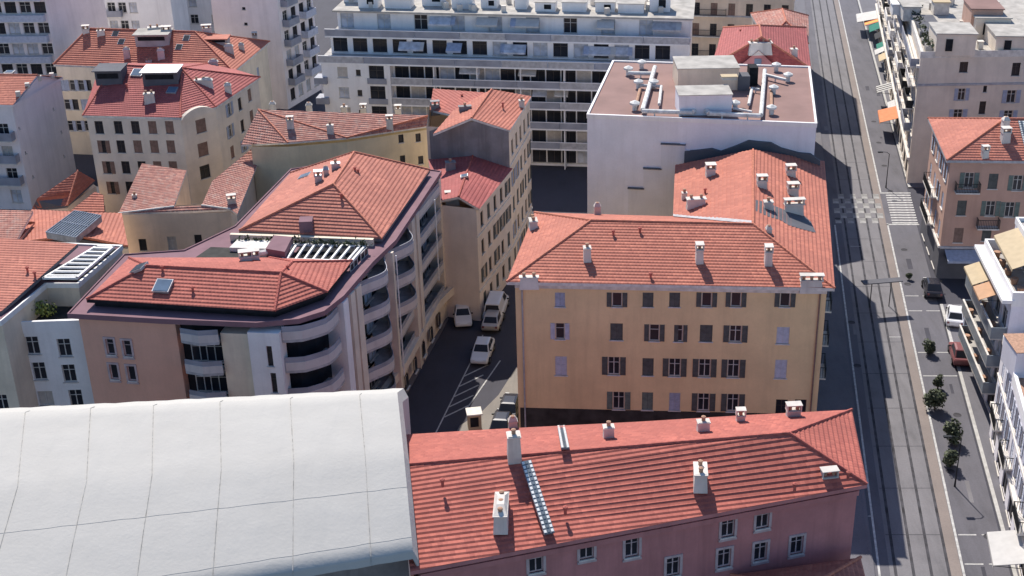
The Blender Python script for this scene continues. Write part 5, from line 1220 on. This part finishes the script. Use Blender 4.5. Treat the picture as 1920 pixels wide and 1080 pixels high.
# ================================================================== RIGHT: corner house with orange hip roof
ZT = 13.3
P = dict(FL=A3(1775, 301, ZT), RL=A3(1740, 222, ZT))
P['FR'] = P['FL'] + V((22, -.6, 0)); P['RR'] = P['RL'] + V((21.5, -.6, 0))
P['R'] = A3(1884, 223, 15.9); P['Q'] = P['R'] + V((11, -.4, 0))
ring = ['FL', 'FR', 'RR', 'RL']
th = Bld('brown_corner_house', 'brown-pink corner house with orange hip roof, iron balconies and a sunlit cream side', inset(ccw([P[k] for k in ring]), .5), ZT - .22, 'brownpink')
for px, py, s_ in ((1817, 338, 'green'), (1862, 340, 'greyclosed'), (1908, 343, 'green'), (1803, 390, 'greyclosed'), (1857, 391, 'green'), (1893, 393, 'green'), (1797, 441, 'brownclosed'), (1850, 438, 'greyclosed'), (1905, 300, 'plain')): th.win(px, py, .95, 1.65, s_)
av = [k for k in range(4) if th.frame(k)[2].x < -.8][0]; fi = [k for k in range(4) if th.frame(k)[2].y < -.8][0]; LT_ = th.frame(av)[3]
th.grid(av, 4, (5.0, 8.1, 11.2), 1.0, 1.75, ['pale', 'blue', 'blueclosed', 'paleclosed'], .5, LT_ - .4)
th.grid(av, 3, (1.6,), 2.0, 2.3, ['void', 'dark'], .6, LT_ - .6)
th.finish(); th.string(fi, 3.6, .25, .15, 'trimgrey'); th.string(av, 3.6, .25, .2, 'trim')
e = th.edge(1812, 352); th.balcony(fi, e[2], e[3] - .25, 2.4, .9, .95); e = th.edge(1850, 420); th.balcony(fi, e[2], e[3] - .2, 2.2, .9, .95)
for z in (4.1, 7.2): th.balcony(av, LT_ * .4, z, 5, .8, .95)
mb = MB(); mb.prism([(p.x, p.y) for p in inset(th.poly, -.012)], -.05, 3.4, 0, sides=True); mb.build('ground_floor_band', ['slate'], th.root)
th.awning(fi, 4.8, 3.35, 8.6, 1.9, .5, ['shut_blue'], .25)
th.roof(P, [['FL', 'FR', 'Q', 'R'], ['RL', 'FL', 'R'], ['RR', 'RL', 'R', 'Q'], ['FR', 'RR', 'Q']], ring, 'tile_pale', 'trimgrey', 'ridge')
th.chimney(1884, 240, .7, .8, 1.1, .1, 1); th.chimney(1884, 264, .9, .8, 1.2, .1, 2); th.chimney(1846, 294, .7, .6, .9, .1, 1)
block_strip(th, (1914, 228), (1927, 282), .6)
# ================================================================== RIGHT FOREGROUND: glass-balcony block
XU = 34.2
ub = Bld('glass_balcony_block', 'block with long grey glass balconies and cream roof-terrace awnings on the right edge', [(XU, 97.2), (XU + 17, 97), (XU + 17, 107.5), (XU + .6, 108)], 11.6, 'lavender')
av = [k for k in range(4) if ub.frame(k)[2].x < -.8][0]; LU = ub.frame(av)[3]
for z in (4.1, 6.7, 9.4): ub.grid(av, 4, (z + .1,), 1.7, 1.9, ['plain', 'curtain', 'plain'], .4, LU - .4)
ub.grid(av, 3, (1.5,), 2.4, 2.3, ['void', 'dark'], .4, LU - .4)
ub.finish('concrete', .95, 'white')
A, t, n, L = ub.frame(av)
for z in (3.0, 5.6, 8.2):
    o = ub.balcony(av, L / 2, z, L - .3, 1.3, 1.0, 'glass_grey', 'concrete', True)
    mb = MB(); c = A + t * (L / 2) + n * 1.25 + V((0, 0, z + 1.03)); mb.box(c, (L - .3, .16, .07), math.atan2(t.y, t.x)); mb.build('handrail', ['trim'], o)
    for f in (.1, .45, .8):
        mb = MB(); c = A + t * (L * f) + n * .75 + V((0, 0, z)); mb.lathe((c.x, c.y, z), [(.26, 0), (.34, .45), (.3, .5)], 9); mb.build('planter', ['pot'], o)
ub.awning(av, L * .3, 11.2, 3.8, 1.9, .75, ['aw_cream'], .2); ub.awning(av, L * .62, 11.2, 2.6, 1.9, .75, ['aw_apricot'], .2)
pb = Bld.__new__(Bld); pb.poly = [V((XU + 2.4, 98.6)), V((XU + 17, 98.4)), V((XU + 17, 107.4)), V((XU + 2.9, 107.6))]; pb.z0, pb.z1, pb.wm = 11.6, 14.5, 'lavender'; pb.root = ub.root; pb.holes = {}; pb.wins = []; pb.faces = []; pb.roofo = None
pb.grid(3, 3, (12.9,), 1.9, 2.1, ['plain', 'dark'], .3, 8.8); pb.finish('gravel', .3, 'white')
pb.awning(3, 4.6, 14.3, 7.0, 2.0, .8, ['aw_cream'], .25)
mb = MB(); c = A + t * (L / 2) + n * .35 + V((0, 0, 11.75)); mb.box(c, (L + .4, 1.0, .3), math.atan2(t.y, t.x)); mb.build('cornice', ['white'], ub.root)
for k in range(5):
    p = V((XU + 1.2, 99 + k * 1.8, 11.6)); mb = MB(); mb.lathe((p.x, p.y, 11.6), [(.25, 0), (.33, .5), (.3, .55)], 9); mb.build('planter', ['pot'], ub.root)
# ================================================================== RIGHT FOREGROUND: grey-blue house with terracotta terrace
u2a, u2b = V((33.4, 95.6)), V((29.7, 71.0))
uc = Bld('terracotta_terrace_house', 'pale blue-grey house with shuttered front and terracotta roof terrace at lower right', [u2b, u2b + V((18, -1)), u2a + V((18, -.5)), u2a], 9.0, 'lavender')
av = [k for k in range(4) if uc.frame(k)[2].x < -.8][0]; LC = uc.frame(av)[3]
for z in (4.6, 7.3): uc.grid(av, 9, (z,), 1.05, 1.75, ['pale', 'blue', 'paleclosed', 'pale'], .5, LC - .4)
uc.grid(av, 7, (1.5,), 2.1, 2.4, ['void', 'dark', 'plain'], .4, LC - .4)
uc.finish('pot', .45, 'white'); uc.string(av, 3.1, .3, .3, 'trim'); uc.string(av, 5.95, .14, .1)
for k in (1, 3, 6): uc.balcony(av, LC * (k + .5) / 9, 3.75, 2.6, .75, .95)
A, t, n, L = uc.frame(av)
u_aw = (A.y - 76.0) / abs(t.y); uc.awning(av, u_aw, 3.2, 3.9, 2.5, .5, ['aw_white'], .25)
uc.box('roof_room', 1935, 690, 9.0, (4, 3, 2.2), ['lavender', 'pot'], .05)
# ================================================================== VEHICLES
def car_meshes(L=4.2, W=1.78, Hh=1.48, van=False):
    """body profile along x (front = +x), greenhouse, glass, wheels"""
    b = MB(); hl, hw = L / 2, W / 2
    if van: st = [(-hl, .45, 1.15, .96), (-hl + .05, .32, 1.2, 1), (-hl + .9, .2, 1.2, 1), (hl - 1.4, .2, 1.15, 1), (hl - .75, .22, 1.05, .98), (hl - .1, .3, .85, .93), (hl, .42, .72, .84)]
    else: st = [(-hl, .5, .86, .88), (-hl + .12, .32, .95, .96), (-hl + .8, .2, .98, 1), (0, .19, .95, 1), (hl - 1.25, .2, .93, .99), (hl - .35, .24, .78, .95), (hl - .06, .32, .66, .88), (hl, .42, .58, .8)]
    secs = []
    for x, z0, z1, w in st:
        y = hw * w; secs.append([V((x, -y * .93, z0)), V((x, -y, z0 + (z1 - z0) * .35)), V((x, -y * .985, z0 + (z1 - z0) * .75)), V((x, -y * .86, z1)), V((x, y * .86, z1)), V((x, y * .985, z0 + (z1 - z0) * .75)), V((x, y, z0 + (z1 - z0) * .35)), V((x, y * .93, z0))])
    for a, c in zip(secs, secs[1:]):
        for k in range(8): l = (k + 1) % 8; b.face([a[k], c[k], c[l], a[l]][::-1])
    b.face(secs[0]); b.face(secs[-1][::-1])
    if van: x = [-hl + .04, -hl + .14, hl - 1.75, hl - .85]; zb, zt = 1.13, Hh
    else: x = [-hl + .28, -hl + .95, .35, hl - 1.2]; zb, zt = .92, Hh
    y0, y1 = hw * .87, hw * .70
    B = [V((x[0], -y0, zb)), V((x[3], -y0, zb)), V((x[3], y0, zb)), V((x[0], y0, zb))]; T = [V((x[1], -y1, zt)), V((x[2], -y1, zt)), V((x[2], y1, zt)), V((x[1], y1, zt))]
    tm = [p + V((0, 0, .035)) for p in (T[0] * .86 + T[2] * .14, T[1] * .86 + T[3] * .14, T[2] * .86 + T[0] * .14, T[3] * .86 + T[1] * .14)]
    b.face(tm)
    for k in range(4): l = (k + 1) % 4; b.face([T[k], T[l], tm[l], tm[k]]); b.face([B[k], B[l], T[l], T[k]])
    def pane(k, ia, ib, lo, hi, out=.012):
        l = (k + 1) % 4; f = lambda s_, h_: (B[k] + (B[l] - B[k]) * s_) * (1 - h_) + (T[k] + (T[l] - T[k]) * s_) * h_
        q = [f(ia, lo), f(ib, lo), f(ib, hi), f(ia, hi)]; n = (q[1] - q[0]).cross(q[3] - q[0]).normalized(); return [p + n * out for p in q]
    ws, rw, sw = MB(), MB(), MB()
    ws.face(pane(1, .06, .94, .06, .93)); rw.face(pane(3, .07, .93, .15, .9))
    for k in (0, 2):
        rg = ((.66, .95),) if van else ((.08, .46), (.5, .92))
        for a, c in rg:
            if k == 2: a, c = 1 - c, 1 - a
            sw.face(pane(k, a, c, .1, .86))
    wh = MB(); wr = .32
    def disc(mb, r0, r1, y0_, y1_, mi, n=16):
        A_ = [V((r0 * math.cos(6.2832 * k / n), y0_, r0 * math.sin(6.2832 * k / n))) for k in range(n)]; B_ = [V((r1 * math.cos(6.2832 * k / n), y1_, r1 * math.sin(6.2832 * k / n))) for k in range(n)]
        for k in range(n): l = (k + 1) % n; mb.face([A_[k], B_[k], B_[l], A_[l]], mi)
        return A_, B_
    ty, rm = MB(), MB()
    disc(ty, .2, wr, -.1, -.1, 0); disc(ty, wr, wr, -.1, .1, 0); disc(ty, wr, .2, .1, .1, 0)
    for s_ in (-1, 1):
        a_, b_ = disc(rm, .21, .05, s_ * .095, s_ * .08, 0); rm.face(b_)
    hlm, tl = MB(), MB(); hlm.box((0, 0, 0), (.12, .34, .14)); tl.box((0, 0, 0), (.08, .2, .22))
    mi_ = MB(); mi_.box((0, 0, 0), (.1, .18, .12))
    return dict(body=b.mesh('body', ['car_white'], smooth=False), windscreen=ws.mesh('windscreen', ['glass']), rear_window=rw.mesh('rear_window', ['glass']), side_window=sw.mesh('side_window', ['glass']), tyre=ty.mesh('tyre', ['tyre']), rim=rm.mesh('rim', ['rim']), headlight=hlm.mesh('headlight', ['lamp_lens']), tail_light=tl.mesh('tail_light', ['car_red']), mirror=mi_.mesh('mirror', ['iron']), dims=(hl, hw, van))
CM, VM = car_meshes(), car_meshes(4.9, 1.95, 2.05, True)
def car(loc, rz, mat, label, kit=CM, group='cars parked in the streets', name='parked_car'):
    t = thing(name, loc, label, 'car' if kit is CM else 'van', group, rz); hl, hw, van = kit['dims']
    b = inst('body', kit['body'], t, (0, 0, 0)); b.material_slots[0].link = 'OBJECT'; b.material_slots[0].material = M[mat]
    for k in ('windscreen', 'rear_window', 'side_window'): inst(k, kit[k], t, (0, 0, 0))
    for x in (-hl * .6, hl * .62):
        for y in (-hw * .93, hw * .93):
            w = bpy.data.objects.new('wheel', kit['tyre']); COL.objects.link(w); w.parent = t; w.location = (x, y, .32); inst('rim', kit['rim'], w, (0, 0, 0))
    for y in (-hw * .62, hw * .62): inst('headlight', kit['headlight'], t, (hl - .1, y, .62 if not van else .75)); inst('tail_light', kit['tail_light'], t, (-hl + .02, y * 1.15, .75)); inst('mirror', kit['mirror'], t, (hl * .28 if not van else hl * .5, y * 1.62, 1.0))
    return t
def px_rz(a, b): p, q = at(*a, 0), at(*b, 0); d = q - p; return math.atan2(d.y, d.x)
car(at(868, 600, .0), px_rz((868, 600), (878, 700)), 'car_white', 'small white car by the foot of the blank tan end wall')
srz = px_rz((905, 660), (935, 575))
car(at(931, 586, .0), srz, 'car_white', 'white van in the side street, farther up than the other cars', VM)
car(at(925, 608, .0), srz, 'car_beige', 'pale grey car right behind the white van in the side street')
car(at(905, 668, .0), srz + 3.14, 'car_white', 'white car above the hatched bay in the side street')
car(at(957, 772, .1), srz, 'car_dark', 'black car on the sunlit plaza beside the yellow wall')
car(at(942, 803, .1), srz, 'car_dark', 'black car half hidden behind the red roof, by the plaza')
arz = math.atan2(1, AX)
car(at(1747, 548, 0), arz, 'car_dark', 'black car parked at the right kerb by the blue-grey awning')
car(at(1790, 601, 0), arz - .15, 'car_white', 'white car beside the glass balconies on the right pavement')
car(at(1799, 672, 0), arz, 'car_red', 'dull red car tucked under the glass balconies on the right')
# ================================================================== STREET TREES, LAMPS, BOLLARDS, SMALL FURNITURE
GT = 'small street trees along the right kerb'
for px, py, r, h, lb_ in ((1741, 662, .95, 1.7, 'round dark green street tree standing farthest up the right kerb'), (1752, 768, 1.15, 2.3, 'full street tree second up, with a smaller bushy head above it'), (1758, 728, .7, 1.8, 'thin pale green street tree just above the full one'), (1787, 832, 1.15, 2.7, 'tallest street tree, lit yellow-green on its top'), (1779, 874, 1.0, 2.0, 'dark street tree nearest the bottom on the right kerb'), (1704, 524, .45, .95, 'low dark shrub alone on the roadside strip by the canopy')):
    plant('street_tree', px, py, 0, r, h, lb_, 'leaf', 1100, GT, .18)
def lamp(px, py, label, h=5.0):
    p = at(px, py, .0); t = thing('street_lamp', p, label, 'lamp', 'street lamps', 0)
    mb = MB(); mb.tube([p, p + V((0, 0, .9)), p + V((0, 0, h))], [.09, .055, .04], 8); mb.build('pole', ['iron'], t)
    mb = MB(); mb.tube([p + V((0, 0, h - .05)), p + V((-.3, 0, h + .2)), p + V((-.9, 0, h + .25))], .035, 6); mb.build('arm', ['iron'], t)
    mb = MB(); mb.box(p + V((-1.1, 0, h + .22)), (.6, .26, .12)); o = mb.build('lamp_head', ['iron'], t)
    mb = MB(); mb.box(p + V((-1.1, 0, h + .145)), (.5, .2, .03)); OFF[o.name] = OFF[t.name]; mb.build('lens', ['lamp_lens'], o)
lamp(1790, 912, 'slim dark street lamp near the right kerb below the trees', 4.4)
lamp(1661, 352, 'slim dark street lamp on the pavement just past the crossing', 4.4)
for k in range(4):
    p = at(941 + 16 * k, 768, .1); mb = MB(); mb.lathe(tuple(p), [(.1, 0), (.08, .1), (.075, .75), (.11, .78), (.1, .88), (.02, .95)], 10); o = mb.build('bollard', ['iron']); tag(o, 'black iron bollard in the row at the edge of the sunlit plaza', 'bollard', 'row of bollards by the plaza')
p = at(890, 803, .1); t = thing('advertising_kiosk', p, 'cream box-shaped kiosk with a flat roof at the plaza corner', 'kiosk')
mb = MB(); mb.box(p + V((0, 0, .8)), (1.1, 1.0, 1.6), .2); mb.build('body', ['aw_cream'], t); mb = MB(); mb.box(p + V((0, 0, 1.65)), (1.3, 1.25, .12), .2); mb.build('roof', ['trim'], t); mb = MB(); mb.box(p + V((.06, -.5, .9)), (.7, .06, .9), .2); mb.build('panel', ['dark'], t)
a, c = at(1617, 530, 2.9), at(1690, 524, 2.9); t = thing('tram_canopy', V((a.x, a.y, 0)) * .5 + V((c.x, c.y, 0)) * .5, 'thin dark canopy on two slim posts spanning the tram lane', 'canopy')
d = c - a; m_ = (a + c) / 2; mb = MB(); mb.box(m_, (d.length, .9, .1), math.atan2(d.y, d.x)); mb.build('roof', ['slate'], t)
for f in (.25, .75): q = a + d * f; mb = MB(); mb.tube([V((q.x, q.y, 0)), V((q.x, q.y, 2.9))], .05, 6); mb.build('post', ['iron'], t)
for px, py, w in ((1783, 612, .5), (1779, 700, .5)):
    pass
# ================================================================== CAMERA, SUN, SKY
cam = bpy.data.cameras.new('camera'); co = bpy.data.objects.new('camera', cam); COL.objects.link(co); S.camera = co
co.location = EYE; co.rotation_euler = (math.pi / 2 - TH, 0, 0); cam.sensor_width = 36; cam.lens = 36 * F / 1920; cam.shift_x = (960 - CX) / 1920; cam.clip_end = 2000; cam.clip_start = 1
LD = V((.275, -.935, -1.0)).normalized()
el = math.asin(-LD.z)
sl = bpy.data.lights.new('sun', 'SUN'); sl.energy = 4.2; sl.angle = R(.5); sl.color = (1.0, .93, .84)
so = bpy.data.objects.new('sun', sl); COL.objects.link(so); so.rotation_euler = LD.to_track_quat('-Z', 'Y').to_euler(); so.location = (0, 100, 90)
w = bpy.data.worlds.new('World'); S.world = w; w.use_nodes = True; nt = w.node_tree
sk = nt.nodes.new('ShaderNodeTexSky'); sk.sky_type = 'NISHITA'; sk.sun_disc = False; sk.sun_elevation = el; sk.sun_rotation = math.atan2(-LD.x, -LD.y); sk.air_density = 1.0; sk.dust_density = .3; sk.ozone_density = 5.5
bg = nt.nodes['Background']; nt.links.new(sk.outputs[0], bg.inputs[0]); bg.inputs[1].default_value = .10
S.view_settings.view_transform = 'Standard'; S.view_settings.look = 'None'; S.view_settings.exposure = .6; S.view_settings.gamma = 1
S.cycles.max_bounces = 6; S.cycles.use_denoising = True
